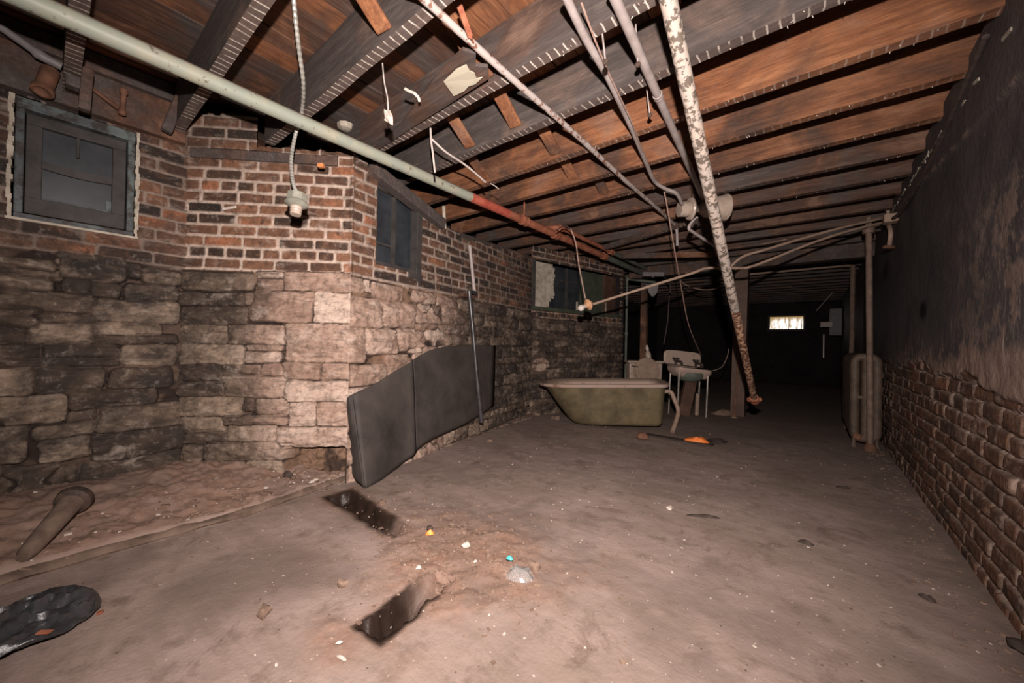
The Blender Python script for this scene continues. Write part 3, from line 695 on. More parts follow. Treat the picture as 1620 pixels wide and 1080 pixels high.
pb = MB(); wbox(pb, o1, d1, n1, -.04, .26, 1.60, 2.06, -.082, -.074); obj('pane', pb, M['glassdark'], w1)
f = MB()
for ua, ub in ((-.125, -.110), (.328, .342)):
    n_ = 26
    for i in range(n_):
        z_ = 1.53 + .62 * i / n_; wbox(f, o1, d1, n1, ua + RNG.uniform(-.004, .004), ub + RNG.uniform(-.005, .004), z_, z_ + .62 / n_ + .002, -.04, .009 + RNG.uniform(0, .006))
obj('plaster_edge', f, M['lime'], w1)
f = MB(); wbox(f, o1, d1, n1, -.13, .345, 1.524, 1.538, -.07, .010); obj('window_sill', f, M['lime'], w1, bevel=.004)
# window 2
w2 = struct_root('window_2', (-2.50, 1.70, 1.50))
f = MB(); frame_rect(f, B0, dC, nC, .21, .665, 1.50, 2.10, .035, .05, -.085); obj('window_frame', f, M['sash'], w2, bevel=.004)
f = MB(); wbox(f, B0, dC, nC, .415, .437, 1.53, 2.06, -.08, -.052); wbox(f, B0, dC, nC, .245, .415, 1.665, 1.68, -.078, -.058); obj('muntin', f, M['sash'], w2)
f = MB(); wbox(f, B0, dC, nC, .24, .64, 1.53, 2.07, -.088, -.080); obj('pane', f, M['glassdark'], w2)
f = MB(); wbox(f, B0, dC, nC, .615, .672, 1.44, 2.03, -.06, .006); wbox(f, B0, dC, nC, .53, .68, 1.455, 1.495, -.05, .012); obj('window_casing', f, M['sash'], w2, bevel=.004)
# window 3: the wide opening at the back with its green sill board
w3 = struct_root('window_3', (-2.66, 4.95, 1.40))
f = MB(); wbox(f, C1, dD, nD, -.02, 1.90, 1.395, 1.445, -.10, .035); obj('window_sill', f, M['greenboard'], w3, bevel=.005)
f = MB(); wbox(f, C1, dD, nD, -.01, .045, 1.40, 2.07, -.05, .020); obj('window_frame', f, M['sash'], w3, bevel=.004)
f = MB(); n_ = 14
for i in range(n_):
    z_ = 1.45 + .60 * i / n_; wbox(f, C1, dD, nD, .05, .42 + RNG.uniform(-.03, .03) - (.06 if i in (0, 1, 2) else 0), z_, z_ + .60 / n_ + .001, -.06, -.035 + RNG.uniform(0, .006))
obj('plaster_edge', f, M['lime'], w3)
f = MB(); wbox(f, C1, dD, nD, .40, 1.02, 1.45, 2.05, -.12, -.10); obj('pane', f, M['glassdark'], w3)
f = MB(); wbox(f, C1, dD, nD, .72, .75, 1.45, 2.05, -.10, -.08); wbox(f, C1, dD, nD, .40, 1.02, 1.85, 1.87, -.10, -.085); obj('muntin', f, M['sash'], w3)
f = MB(); wbox(f, C1, dD, nD, 1.02, 1.52, 1.45, 2.05, -.11, -.06); obj('green_panel', f, M['greenboard'], w3)
f = MB(); wbox(f, C1, dD, nD, 1.52, 1.58, 1.45, 2.05, -.09, -.03); wbox(f, C1, dD, nD, 1.58, 1.86, 1.45, 2.05, -.10, -.08); obj('brown_panel', f, M['brownboard'], w3)
f = MB(); wbox(f, C1, dD, nD, .9, .92, 1.445, 1.58, -.05, -.03); wbox(f, C1, dD, nD, 1.54, 1.555, 1.445, 1.62, -.03, -.015); obj('peeled_strip', f, M['lime'], w3)
# window 4: the small bright window in the far wall
w4 = struct_root('window_4', ((xl_ + xr_) / 2, 13.2, zb_))
f = MB(); frame_rect(f, (0, 13.2), (1, 0), (0, -1), xl_ - .02, xr_ + .02, zb_ - .02, zt_ + .02, .05, .05, -.03); obj('window_frame', f, M['sash'], w4)
f = MB().box((xl_, 13.27, zb_), (xr_, 13.28, zt_)); obj('lit_pane', f, M['daylight'], w4)

# ------------------------------------------------------------------ ceiling joists
YF = [.095, .53, .945, 1.42, 1.83, 2.25, 2.67, 3.09, 3.52, 3.945, 4.36, 4.78, 5.20, 5.62, 6.04]
TONE = [.22, .10, .12, .25, .05, .74, .66, .60, .40, .46, .36, .34, .3, .3, .26]
LATH = [1, 1, 1, 1, .75, .35, .2, .15, .1, .1, 0, 0, 0, 0, 0]
XL = [-3.3, -3.12, -2.82, -3.0, -3.2, -3.3, -3.4, -3.4, -3.4, -3.4, -3.4, -3.4, -3.4, -3.4, -3.4]
JL = ['dusty grey ceiling joist nearest the camera, at the top left corner over the window',
      'grey ceiling joist with lath lines, ending above the left window beside a broken wood stub',
      'wide-looking grey ceiling joist with white lath lines, ending over the slanted brick breast',
      'grey ceiling joist with the torn pale card and flat board beside it',
      'dark blue-grey ceiling joist with an orange underside, just behind the flat board',
      'bright orange ceiling joist running across the top right corner',
      'orange ceiling joist with a blackened lower edge, next behind the bright orange one',
      'reddish brown ceiling joist with white plaster spots near the right wall',
      'mottled dark brown ceiling joist with a yellow-white stain near the right wall',
      'dark brown ceiling joist, second behind the one with the yellow-white stain',
      'dark brown ceiling joist, third behind the one with the yellow-white stain',
      'dark brown ceiling joist above the conduit bracket on the right wall',
      'dark brown ceiling joist just behind the conduit bracket on the right wall',
      'dark ceiling joist, second in front of the girder on the rear post',
      'dark ceiling joist directly over the girder on the rear post']
def joist_mesh(yf, x0, x1, seed, th=.055):
    m = MB(); n = 60; P = []
    for i in range(n + 1):
        x = x0 + (x1 - x0) * i / n; e = .004 * (vn(x * 3, 0, seed) - .5) * 2; g = .003 * (vn(x * 9, 3, seed) - .5) * 2
        P.append([(x, yf - th + e + g, ZJ + .004), (x, yf - th + e, ZJ + g * .5), (x, yf + e, ZJ - g * .5), (x, yf + e, ZJ + .12), (x, yf + e, ZS), (x, yf - th + e, ZS), (x, yf - th + e, ZJ + .12)])
    k = 7; vs = [p for r in P for p in r]; fs = []
    for i in range(n):
        for j in range(k):
            fs.append((i * k + j, i * k + (j + 1) % k, (i + 1) * k + (j + 1) % k, (i + 1) * k + j))
    fs.append(tuple(range(k))[::-1]); fs.append(tuple(n * k + j for j in range(k))); fs = [f[::-1] for f in fs]
    return m.add(vs, fs)
for i, y in enumerate(YF):
    o = obj('ceiling_joist', joist_mesh(y, XL[i], .62, 100 + i), M['joist']); o['tone'] = TONE[i]; o['lath'] = float(LATH[i])
    tag(o, JL[i], 'joist', 'ceiling joists')
for i in range(16):
    o = obj('ceiling_joist', joist_mesh(6.46 + .42 * i, -4.2, .62, 130 + i), M['joist']); o['tone'] = .25; o['lath'] = 0.
    tag(o, 'dark ceiling joist in the gloom beyond the rear post', 'joist', 'far ceiling joists')

# timbers along the wall tops
def timber(name, mb, label, cat='beam', tone=.3, mat='wood', bevel=.006, group=None):
    o = obj(name, mb, M[mat], bevel=bevel); o['tone'] = tone; return tag(o, label, cat, group)
timber('header_beam', MB().box((-3.22, -1.0, 2.165), (-3.10, .545, 2.39)), 'dark stained timber header beam lying above the left window', tone=.42)
mb = MB(); wbox(mb, A0, dB, nBv, .02, .93, 2.104, 2.166, -.05, .012); timber('wood_plate', mb, 'blackened wooden plate let into the brick of the slanted breast', tone=.22)
mb = MB()
P = [B0[0] + dC[0] * .13 + nC[0] * .02, B0[1] + dC[1] * .13 + nC[1] * .02, 2.145]; Q = [B0[0] + dC[0] * .90 + nC[0] * .02, B0[1] + dC[1] * .90 + nC[1] * .02, 1.975]
mb.bar(P, Q, .09, .085); timber('window_lintel', mb, 'sagging dark grey timber lintel over the second window', tone=.05)
timber('sill_plate', MB().box((-3.42, 1.35, 1.96), (-3.22, 5.9, 2.228)), 'dark timber plate behind the bay wall carrying the joist ends', tone=.2)
mb = MB(); mb.bar((-2.86, 4.3, 2.20), (-.62, 5.62, 2.20), .07, .05); 
timber('girder', MB().box((-2.4, 6.06, 2.06), (.56, 6.22, 2.229)), 'dark girder under the joists on the rear post', tone=.25)
a_, b_ = atz(958, 391, 2.2), atz(1092, 350, 2.2)
mb = MB(); mb.bar(a_, b_, .06, .06); o = timber('angled_joist', mb, 'dark lath-marked timber running slantwise under the rear joists', 'joist', tone=.25, mat='joist'); o['lath'] = 1.0
a_, b_ = atz(985, 405, 2.15), atz(1150, 402, 2.15)
mb = MB(); mb.bar(a_, b_, .05, .07); timber('cross_plank', mb, 'light-edged plank hanging across the ceiling in front of the dark back room', 'plank', tone=.5)
# wood stub beside the joist end, and blocks hanging above the left window
a_, b_ = atx(285, 155, -3.0), atx(263, 208, -3.0)
mb = MB(); mb.bar(a_, b_, .05, .045, (1, 0, 0)); timber('wood_stub', mb, 'short broken wood stub at the joist end right of the left window', 'wood block', tone=.36)
a_, b_ = atx(117, 62, -2.9), atx(116, 140, -2.9)
mb = MB(); mb.bar(a_, b_, .055, .06, (1, 0, 0)); timber('wood_block', mb, 'charred hanging wood block above the left window, the longer left one', 'wood block', tone=.05)
a_, b_ = atx(139, 110, -2.86), atx(133, 175, -2.86)
mb = MB(); mb.bar(a_, b_, .042, .045, (1, 0, 0)); timber('wood_block', mb, 'weathered brown hanging wood block above the left window, the shorter right one', 'wood block', tone=.3)
mb = MB(); mb.bar((-3.12, -.5, 2.44), (-3.12, .5, 2.44), .1, .1); timber('rim_board', mb, 'dark board lying on top of the header beam over the left window', 'board', tone=.2)

# flat board with a torn card under the fourth joist
z_ = 2.224
pts = [(-2.44, 1.375), (-2.2, 1.335), (-1.87, 1.285), (-1.42, 1.155), (-1.20, 1.120), (-1.17, 1.17), (-1.22, 1.22), (-1.18, 1.26), (-1.23, 1.318), (-2.42, 1.378)]
def prism(pts, z0, z1):
    m = MB(); n = len(pts); return m.add([(x, y, z0) for x, y in pts] + [(x, y, z1) for x, y in pts], [tuple(range(n))[::-1], tuple(range(n, 2 * n))] + [(i, (i + 1) % n, n + (i + 1) % n, n + i) for i in range(n)])
pts = [(p[0], p[1] - .004) for p in pts]
o = obj('flat_board', prism(pts, z_ - .012, z_ + .004), M['joist']); o['tone'] = .33; o['lath'] = .0
tag(o, 'tapering flat board nailed under the joists, pale card on its broken right end', 'board')
cp = [atz(x, y, 2.21) for x, y in ((702, 126), (722, 107), (738, 99), (743, 108), (751, 112), (754, 121), (763, 120), (752, 130), (741, 133), (735, 140), (718, 149))]
n = len(cp); m = MB().add([(p[0], p[1], 2.199 + .002 * math.sin(i * 1.3)) for i, p in enumerate(cp)] + [(p[0], p[1], 2.2030 + .002 * math.sin(i * 1.3)) for i, p in enumerate(cp)], [tuple(range(n))[::-1], tuple(range(n, 2 * n))] + [(i, (i + 1) % n, n + (i + 1) % n, n + i) for i in range(n)])
tag(obj('torn_card', m, M['card']), 'torn cream card tacked to the flat board under the joists', 'card')

# cross bridging between the joists
BR = [(1, -1.435, -1.38, .78, 'wide orange bridging strut at the top, between the two nearest lath-marked joists'),
      (2, -1.28, -1.28, .80, 'orange bridging strut right of the wires, between the third joist and the flat board'),
      (3, -1.81, -1.78, .74, 'orange-brown bridging strut left of its twin, behind the flat board'),
      (3, -1.42, -1.40, .70, 'red-brown bridging strut below the torn card, behind the flat board'),
      (4, -1.40, -1.40, .66, 'red-brown bridging strut under the flaking conduit, in front of the bright orange joist'),
      (4, -2.06, -2.05, .66, 'pale orange bridging strut beside the Y-shaped white wire end'),
      (5, -1.50, -1.49, .64, 'red bridging strut between the bright orange joist and the next one back'),
      (6, -1.43, -1.42, .56, 'small dark red bridging strut, farthest back of those in view')]
for i, xb_, xt_, tn, lab in BR:
    ya, yb = YF[i] + .004, YF[i + 1] - .059
    mb = MB(); mb.bar((xt_, ya, 2.465), (xb_, yb, 2.262), .082, .02, (0, .3, 1)); o = timber('bridging_strut', mb, lab, 'strut', tn, group='bridging between the joists')

# ------------------------------------------------------------------ pipes
def pipe(name, pts, r, mat, label, cat='pipe', seg=14, group=None, smooth=True):
    o = obj(name, MB().tube(pts, r, seg), M[mat], smooth=smooth); return tag(o, label, cat, group)
def coupling(parent, c, axis, r, L, mat, name='coupling'):
    return obj(name, MB().lathe(np.array(c) - np.array(axis) * L / 2, axis, [(0, r * .8), (0, r), (L * .15, r * 1.08), (L * .3, r), (L * .7, r), (L * .85, r * 1.08), (L, r), (L, r * .8)], 16), M[mat], parent, smooth=True)
P1X, P1Z = -2.175, 2.125
root = thing('heating_pipe', (P1X, 2.5, P1Z), 'long thick pale green heating pipe with red and rusty far end, hung under the joists', 'pipe')
obj('green_length', MB().tube(dense([(P1X, -.6, P1Z), (P1X, 2.14, P1Z)], .15), .037, 18), M['greenpipe'], root, smooth=True)
obj('red_length', MB().tube([(P1X, 2.14, P1Z), (P1X, 2.62, P1Z)], .0372, 18), M['redpipe'], root, smooth=True)
obj('rusty_length', MB().tube([(P1X, 2.62, P1Z), (P1X, 4.68, P1Z)], .037, 18), M['rustpipe'], root, smooth=True)
obj('dull_green_length', MB().tube([(P1X, 4.68, P1Z), (P1X, 6.03, P1Z)], .037, 18), M['darkgreenpipe'], root, smooth=True)
for y in (2.86, 3.42, 4.62): coupling(root, (P1X, y, P1Z), (0, 1, 0), .046, .09, 'rustpipe')
obj('hanger_rod', MB().tube([(P1X, 2.86, P1Z + .03), (P1X, 2.86, 2.40)], .009, 8), M['rustpipe'], root, smooth=True)
root = thing('return_pipe', (-2.12, 4.5, 2.19), 'thinner rusty then green pipe running beside the thick heating pipe at the back', 'pipe')
obj('rusty_length', MB().tube(curve([(-2.40, 3.38, 2.20), (-2.2, 3.40, 2.20), (-2.13, 3.45, 2.195), (-2.12, 3.6, 2.195), (-2.12, 4.7, 2.195)], 6), .024, 12), M['rustpipe'], root, smooth=True)
obj('dull_green_length', MB().tube([(-2.12, 4.7, 2.195), (-2.12, 6.03, 2.195)], .027, 12), M['darkgreenpipe'], root, smooth=True)
coupling(root, (-2.12, 4.72, 2.195), (0, 1, 0), .036, .10, 'rustpipe')
coupling(root, (-2.13, 3.46, 2.195), (0, 1, 0), .032, .07, 'rustpipe')
# hanging plate and clamp at the far end of the pipes
c = atf(1033, 437, 5.75); root = thing('pipe_clamp', c, 'grey clamp and hanging pointed plate at the far end of the green pipes', 'clamp')
m = MB(); m.obox(c + np.array([.0, 0, .03]), RT * .16, FW * .03, UP * .035); obj('clamp_bar', m, M['greybox'], root, bevel=.01)
m = MB(); q = [(1022, 450), (1042, 447), (1040, 462), (1033, 471), (1027, 463)]; q3 = [atf(x, y, 5.72) for x, y in q]; q4 = [p + FW * .02 for p in q3]; n = len(q)
m.add(q3 + q4, [tuple(range(n)), tuple(range(2 * n - 1, n - 1, -1))] + [(i, n + i, n + (i + 1) % n, (i + 1) % n) for i in range(n)]); obj('hanging_plate', m, M['greybox'], root)
obj('stay', MB().tube([c, np.array([P1X, 6.0, P1Z])], .018, 8), M['greybox'], root, smooth=True)

P = dense([(-1.135, .55, 2.212), (-1.135, 4.02, 2.212)], .03); 
root = thing('flaking_conduit', (-1.135, 2.2, 2.2), 'thin conduit flaking white and rust, running back under the joists past the torn card', 'pipe')
obj('flaking_length', MB().tube([P_ + np.array([.004 * math.sin(P_[1] * 4), 0, 0]) for P_ in P], .0155, 12, jit=.16), M['whitepipe'], root, smooth=True)
obj('bent_end', MB().tube(curve([(-1.135, 4.02, 2.212), (-1.13, 4.08, 2.20), (-1.125, 4.11, 2.15), (-1.12, 4.12, 2.0)], 5), .0145, 10), M['greypipe'], root, smooth=True)
root = thing('bent_conduit', (-.8, 2, 2.2), 'white and tan conduit pair curving into the side of the double lamp holder', 'pipe')
b3 = [atz(893, -10, 2.2), atz(925, 58, 2.2), atz(957, 113, 2.2)]; b4 = [atz(957, 113, 2.2), atz(1000, 205, 2.2), atz(1024, 262, 2.19), atz(1036, 287, 2.185), atz(1052, 298, 2.17), atz(1070, 306, 2.15), atz(1079, 322, 2.12)]
obj('white_length', MB().tube(curve(b3, 6), .016, 12), M['greypipe'], root, smooth=True)
obj('tan_length', MB().tube(curve(b4, 8), .0135, 12), M['greypipe'], root, smooth=True)
obj('loose_wire', MB().tube(curve([atz(920, 5, 2.2), atz(940, 60, 2.185), atz(965, 120, 2.185), atz(1000, 195, 2.18), atz(1016, 240, 2.18)], 6), .004, 6), M['tanwire'], root, smooth=True)
root = thing('straight_conduit', (-.62, 2.2, 2.2), 'plain grey-white straight conduit between the bent conduit and the leaning flaking pipe', 'pipe')
obj('tube', MB().tube([atz(968, -14, 2.205), atz(1116, 322, 2.205)], .0195, 14), M['greypipe'], root, smooth=True)
c = atz(1041, 152, 2.205); c2 = atz(1044, 159, 2.205); coupling(root, c, (c2 - c) / np.linalg.norm(c2 - c), .0225, .03, 'greypipe', 'joint')
# fallen pipe hanging down from the ceiling
TA, TB = np.array([-.387, 1.05, 2.228]), atf(1193, 630, 3.62)
root = thing('leaning_pipe', TB, 'thick pipe flaking cream and rust, hanging from the ceiling down towards the floor', 'pipe')
TM = TA + (TB - TA) * .58
obj('cream_length', MB().tube(dense([TA, TM], .03), .0275, 16, jit=.07), M['flakepipe'], root, smooth=True)
obj('rusty_length', MB().tube(dense([TM, TB], .03), .0272, 16, jit=.07), M['flakerust'], root, smooth=True)
ax = (TB - TA) / np.linalg.norm(TB - TA)
coupling(root, TB + ax * .03, ax, .038, .09, 'rustpipe', 'end_fitting')
obj('side_outlet', MB().tube([TB + ax * .03 - RT * .06, TB + ax * .03 + RT * .06], .022, 10), M['rustpipe'], root, smooth=True)

# conduits sagging across from the right wall, and the bare bulb
BRK = atx(1408, 345, .50)
root = thing('lamp_conduit', BRK, 'tan conduit sagging from the right wall to the bare bulb', 'pipe')
LP = atf(938, 481, 3.62)
obj('conduit', MB().tube(curve([atf(1409, 349, 3.55), atf(1340, 366, 3.5), atf(1280, 386, 3.5), atf(1225, 408, 3.5), atf(1190, 421, 3.5), atf(1172, 424, 3.5), atf(1120, 424, 3.5), atf(1095, 432, 3.5), atf(1030, 452, 3.55), LP], 6), .0125, 10), M['tanpipe'], root, smooth=True)
root2 = thing('upper_conduit', BRK, 'second tan conduit just above, from the right wall bracket to behind the leaning pipe', 'pipe')
obj('conduit', MB().tube(curve([atf(1409, 342, 3.55), atf(1340, 358, 3.5), atf(1280, 374, 3.5), atf(1210, 395, 3.5), atf(1175, 406, 3.5), atf(1152, 425, 3.5)], 6), .0125, 10), M['tanpipe'], root2, smooth=True)
root = thing('conduit_bracket', BRK, 'pale junction fitting on the right wall where the two tan conduits start', 'bracket')
m = MB(); m.obox(atx(1409, 346, .5), (.045, 0, 0), (0, .05, 0), (0, 0, .035)); obj('junction_box', m, M['tanpipe'], root, bevel=.008)
m = MB(); m.obox(atx(1404, 331, .52), (.012, 0, 0), (0, .045, 0), (0, 0, .085)); obj('back_plate', m, M['tanpipe'], root, bevel=.004)
obj('valve_stub', MB().tube(curve([atx(1405, 352, .5), atx(1409, 368, .5), atx(1407, 388, .5)], 5), .017, 10), M['tanpipe'], root, smooth=True)
obj('flange', MB().lathe(atx(1407, 388, .5), (-.2, .1, -1), [(0, .02), (.005, .04), (.025, .042), (.03, .02)], 14), M['rustiron'], root, smooth=True)
obj('hanging_cable', MB().tube(curve([(XR - .02, 2.35, 2.22), (XR - .015, 3.0, 2.12), (XR - .015, 3.6, 2.06), (XR - .02, 4.2, 2.05), atx(1413, 345, .5)], 8), .012, 8), M['darkwire'], root, smooth=True)

root = thing('bare_bulb_lamp', LP, 'bare bulb in an orange-brown socket hanging in front of the rear opening', 'lamp')
axb = -RT * .80 - UP * .38 - FW * .30; axb /= np.linalg.norm(axb)
S0 = atf(932, 481, 3.58)
obj('socket', MB().lathe(S0, axb, [(-.03, .022), (-.02, .03), (0, .052), (.012, .056), (.02, .05), (.022, .03), (.045, .026), (.045, .012)], 18), M['terracotta'], root, smooth=True)
obj('bulb', MB().lathe(S0 + axb * .045, axb, [(0, .013), (.012, .015), (.03, .026), (.05, .031), (.066, .028), (.078, .016), (.082, .004)], 18), M['bulb'], root, smooth=True)
obj('cord', MB().tube(curve([atf(903, 362, 3.62), atf(911, 385, 3.6), atf(916, 420, 3.59), atf(926, 472, 3.58)], 6), .006, 7), M['tanwire'], root, smooth=True)
ct = atf(903, 362, 3.62)
obj('cord_top', MB().tube(curve([ct, atf(893, 357, 3.6), atf(880, 364, 3.55)], 5), .006, 7), M['darkwire'], root, smooth=True)

# octagonal lamp box hanging on flexible conduit before the breast
root = thing('hanging_socket', atf(472, 322, 2.0), 'pale octagonal lamp box with bare socket hanging in front of the slanted breast', 'lamp')
cc = atf(470, 317, 2.0); down = np.array([.10, -.12, -1.]); down /= np.linalg.norm(down)
obj('octagon_box', MB().lathe(cc - down * .035, down, [(0, .02), (0, .050), (.040, .052), (.043, .050)], 8), M['zinc'], root, bevel=.003)
obj('socket_rim', MB().lathe(cc + down * .008, down, [(0, .05), (.004, .056), (.014, .058), (.022, .045), (.030, .032)], 20), M['zinc'], root, smooth=True)
obj('socket_shell', MB().lathe(cc + down * .034, down, [(0, .028), (.014, .029), (.018, .026), (.024, .029), (.030, .026), (.036, .028), (.048, .026), (.049, .014)], 16), M['ceramic'], root, smooth=True)
fl_ = curve([atf(464, -70, 1.55), atf(465, 0, 1.62), atf(472, 70, 1.74), atf(480, 135, 1.92), atf(477, 180, 2.13), atf(467, 215, 2.17), atf(461, 250, 2.12), atf(463, 285, 2.04), cc - down * .03], 14)
obj('flexible_conduit', MB().tube(fl_, [.0105 if i % 2 else .0085 for i in range(len(fl_))], 10), M['galv'], root, smooth=False)

# double lamp holder below the straight conduit
ctr = atf(1076, 331, 3.18); ax = RT * .98 + UP * .04; ax /= np.linalg.norm(ax)
root = thing('double_lamp_holder', ctr, 'cream double lamp holder with cup shade, hung beside the leaning flaking pipe', 'lamp')
obj('junction_box', MB().lathe(ctr - ax * .01, ax, [(0, .04), (0, .062), (.06, .066), (.085, .06)], 12), M['ceramic'], root, smooth=True)
obj('cover_disc', MB().lathe(ctr + ax * .07, ax, [(0, .055), (.005, .088), (.02, .094), (.034, .082), (.05, .05), (.062, .034)], 24), M['ceramic'], root, smooth=True)
obj('cup_shade', MB().lathe(ctr + ax * .13, ax, [(0, .032), (.035, .030), (.05, .05), (.085, .076), (.14, .088), (.20, .096), (.245, .112), (.255, .110), (.255, .02)], 24), M['ceramic'], root, smooth=True)
obj('tie_wire', MB().tube(curve([ctr + ax * .085 + UP * .08, atf(1095, 305, 3.18), atf(1102, 299, 3.18)], 6), .003, 6), M['darkwire'], root, smooth=True)
obj('outlet_conduit', MB().tube(curve([atf(1103, 344, 3.2), atf(1094, 352, 3.2), atf(1090, 361, 3.2), atf(1098, 368, 3.25), atf(1142, 396, 3.5)], 6), .013, 10), M['greypipe'], root, smooth=True)
obj('black_cable', MB().tube(curve([atf(1103, 346, 3.16), atf(1098, 352, 3.16), atf(1094, 360, 3.16)], 5), .009, 8), M['darkwire'], root, smooth=True)

# cord dropping to the basin
root = thing('pull_cord', atf(1108, 560, 4.6), 'long thin tan cord dropping from the ceiling to the wash basin', 'cord')
obj('cord', MB().tube(curve([atf(1048, 290, 3.0), atf(1056, 330, 3.1), atf(1067, 395, 3.4), atf(1078, 455, 3.9), atf(1090, 515, 4.5), atf(1109, 562, 5.38)], 8), .0055, 6), M['tanwire'], root, smooth=True)

# loose wires, hooks and scraps under the joists
tag(obj('white_wire', MB().tube(curve([atf(681, 203, 2.25), atf(682, 222, 2.24), atf(685, 245, 2.24), atf(688, 273, 2.24)], 6), .006, 7).tube(curve([atf(683, 220, 2.24), atf(705, 240, 2.3), atf(732, 258, 2.42), atf(750, 272, 2.5), atf(768, 288, 2.6)], 6), .006, 7).tube(curve([atf(776, 290, 2.62), atf(783, 294, 2.64), atf(789, 299, 2.64)], 4), .003, 5), M['whitewire'], smooth=True), 'Y-shaped dirty white wire dangling under the joists above the green pipe', 'wire')
tag(obj('thin_wire', MB().tube(curve([atf(605, 100, 1.75), atf(608, 130, 1.76), atf(613, 155, 1.77), atf(614, 176, 1.78)], 6), .0028, 6), M['whitewire'], smooth=True), 'thin wire hanging left of the torn card', 'wire')
root = thing('paint_scrap', atf(616, 180, 1.78), 'curled white paint scrap hanging on the thin wire', 'scrap')
m = MB(); R = random.Random(3)
m.grid([[atf(609 + 4 * j + R.uniform(-2, 2), 173 + 6 * i + R.uniform(-2, 2) + j * 2, 1.78 + .015 * math.sin(i * 2 + j)) for j in range(4)] for i in range(4)]); o = obj('scrap', m, M['whitebit'], root)
so = o.modifiers.new('s', 'SOLIDIFY'); so.thickness = .003
cs = [atz(640, 140, 2.216), atz(647, 144, 2.20), atz(655, 147, 2.185), atz(662, 154, 2.17), atz(664, 161, 2.155)]; m = MB()
for q0, q1 in zip(cs[:-1], cs[1:]): m.bar(q0, q1, .013, .003, FW)
o = obj('curled_strip', m, M['whitebit']); tag(o, 'curled white strip hanging from the flat board beside the card', 'scrap')
HK = [((1005, 24), (1009, 102), 1.62, 'bolt'), ((953, 54), (958, 98), 1.50, 'nail'), ((1023, 138), (1028, 182), 1.98, 'bolt')]
HL = ['long iron hook hanging by the straight conduit at the top', 'short iron hook hanging beside the bent conduit', 'iron hook hanging between the straight conduit and the orange joist']
for (p0, p1, fw, k), lab in zip(HK, HL):
    root = thing('iron_hook', atf(*p1, fw), lab, 'hook', 'hooks under the joists')
    obj('rod', MB().tube([atf(*p0, fw), atf(*p1, fw)], .0035, 6), M['greypipe'], root, smooth=True)
    obj('eye', MB().lathe(atf(*p1, fw), (0, -1, .1), [(-.006, .006), (-.004, .012), (.004, .012), (.006, .006)], 10), M['iron'], root, smooth=True)

# small leftovers on the timbers and wall tops
pl_ = atf(547, 196, 2.72); tag(obj('plaster_lump', MB().lathe(pl_ + np.array([0, 0, -.05]), (.1, 0, 1), [(0, .02), (.01, .055), (.05, .06), (.09, .045), (.11, .02)], 9), M['lime']), 'grey plaster lump on the wall top behind the green pipe', 'plaster')
for x, y, f_, lab in ((276, 221, 2.40, 'orange brick chip at the joist end right of the left window'), (508, 262, 2.33, 'orange brick chip on the blackened plate of the breast')):
    p_ = atf(x, y, f_); m = MB(); m.obox(p_, RT * .018, FW * .014, UP * .012); tag(obj('brick_chip', m, M['orangebrick'], bevel=.004), lab, 'brick chip')
m = MB(); m.bar(atz(727, 10, 2.235), atz(744, 58, 2.20), .022, .008, FW); m.bar(atz(744, 58, 2.20), atz(752, 78, 2.215), .014, .008, FW); tag(obj('split_lath', m, M['rustpipe']), 'split brown lath hanging beside the flaking conduit at the top', 'lath')
m = MB(); m.bar(on(702, 326, vplane(B0, C1, .03)), on(704, 362, vplane(B0, C1, .03)), .025, .015, FW); tag(obj('wood_peg', m, M['lime']), 'pale upright peg on the bay wall top right of the second window', 'peg')
m = MB(); m.bar(atz(1205, 387, 2.222), atz(1246, 379, 2.222), .05, .012); tag(obj('pale_splinter', m, M['tanpipe']), 'pale splintered strip under a dark joist left of the two tan conduits', 'splinter')
m = MB(); m.bar(on(352, 331, vplane(A0, B0, .012)), on(374, 327, vplane(A0, B0, .014)), .016, .012, FW); tag(obj('plaster_scrap', m, M['whitebit'], bevel=.003), 'white plaster scrap stuck on the brick left of the lamp box', 'scrap')

# iron bits above the left window
root = thing('iron_elbow', atx(66, 130, -3.0), 'rusty iron pipe stub with open end above the left window', 'pipe')
a_, b_ = atx(80, 112, -3.05), atx(61, 158, -2.98); axx = (b_ - a_) / np.linalg.norm(b_ - a_)
obj('stub', MB().lathe(a_, axx, [(0, .028), (.0, .034), (.10, .033), (.125, .036), (.13, .040), (.15, .041), (.152, .030), (.14, .022), (.13, .004)], 18), M['rustiron'], root, smooth=True)
root = thing('lead_pipe', atx(40, 70, -2.95), 'grey lead pipe with swollen joint running up to the top left corner', 'pipe')
LP2 = [atx(-40, 20, -2.98), atx(8, 48, -2.98), atx(52, 79, -2.98), atx(60, 85, -2.98), atx(72, 92, -2.98), atx(98, 106, -2.98)]
obj('tube', MB().tube(LP2, [.017, .017, .018, .026, .022, .019], 12), M['greybox'], root, smooth=True)
root = thing('bent_rod', atx(180, 155, -3.02), 'thin rusty angled rod sticking out over the left window', 'rod')
obj('long_leg', MB().tube([atx(148, 142, -3.07), atx(188, 172, -3.04)], .010, 8), M['rustiron'], root, smooth=True)
obj('short_leg', MB().lathe(atx(193, 182, -3.04), atx(197, 131, -3.04) - atx(193, 182, -3.04), [(-.002, .008), (.004, .017), (.02, .017), (.03, .012), (.115, .012), (.125, .018), (.145, .018), (.15, .008)], 12), M['rustiron'], root, smooth=True)

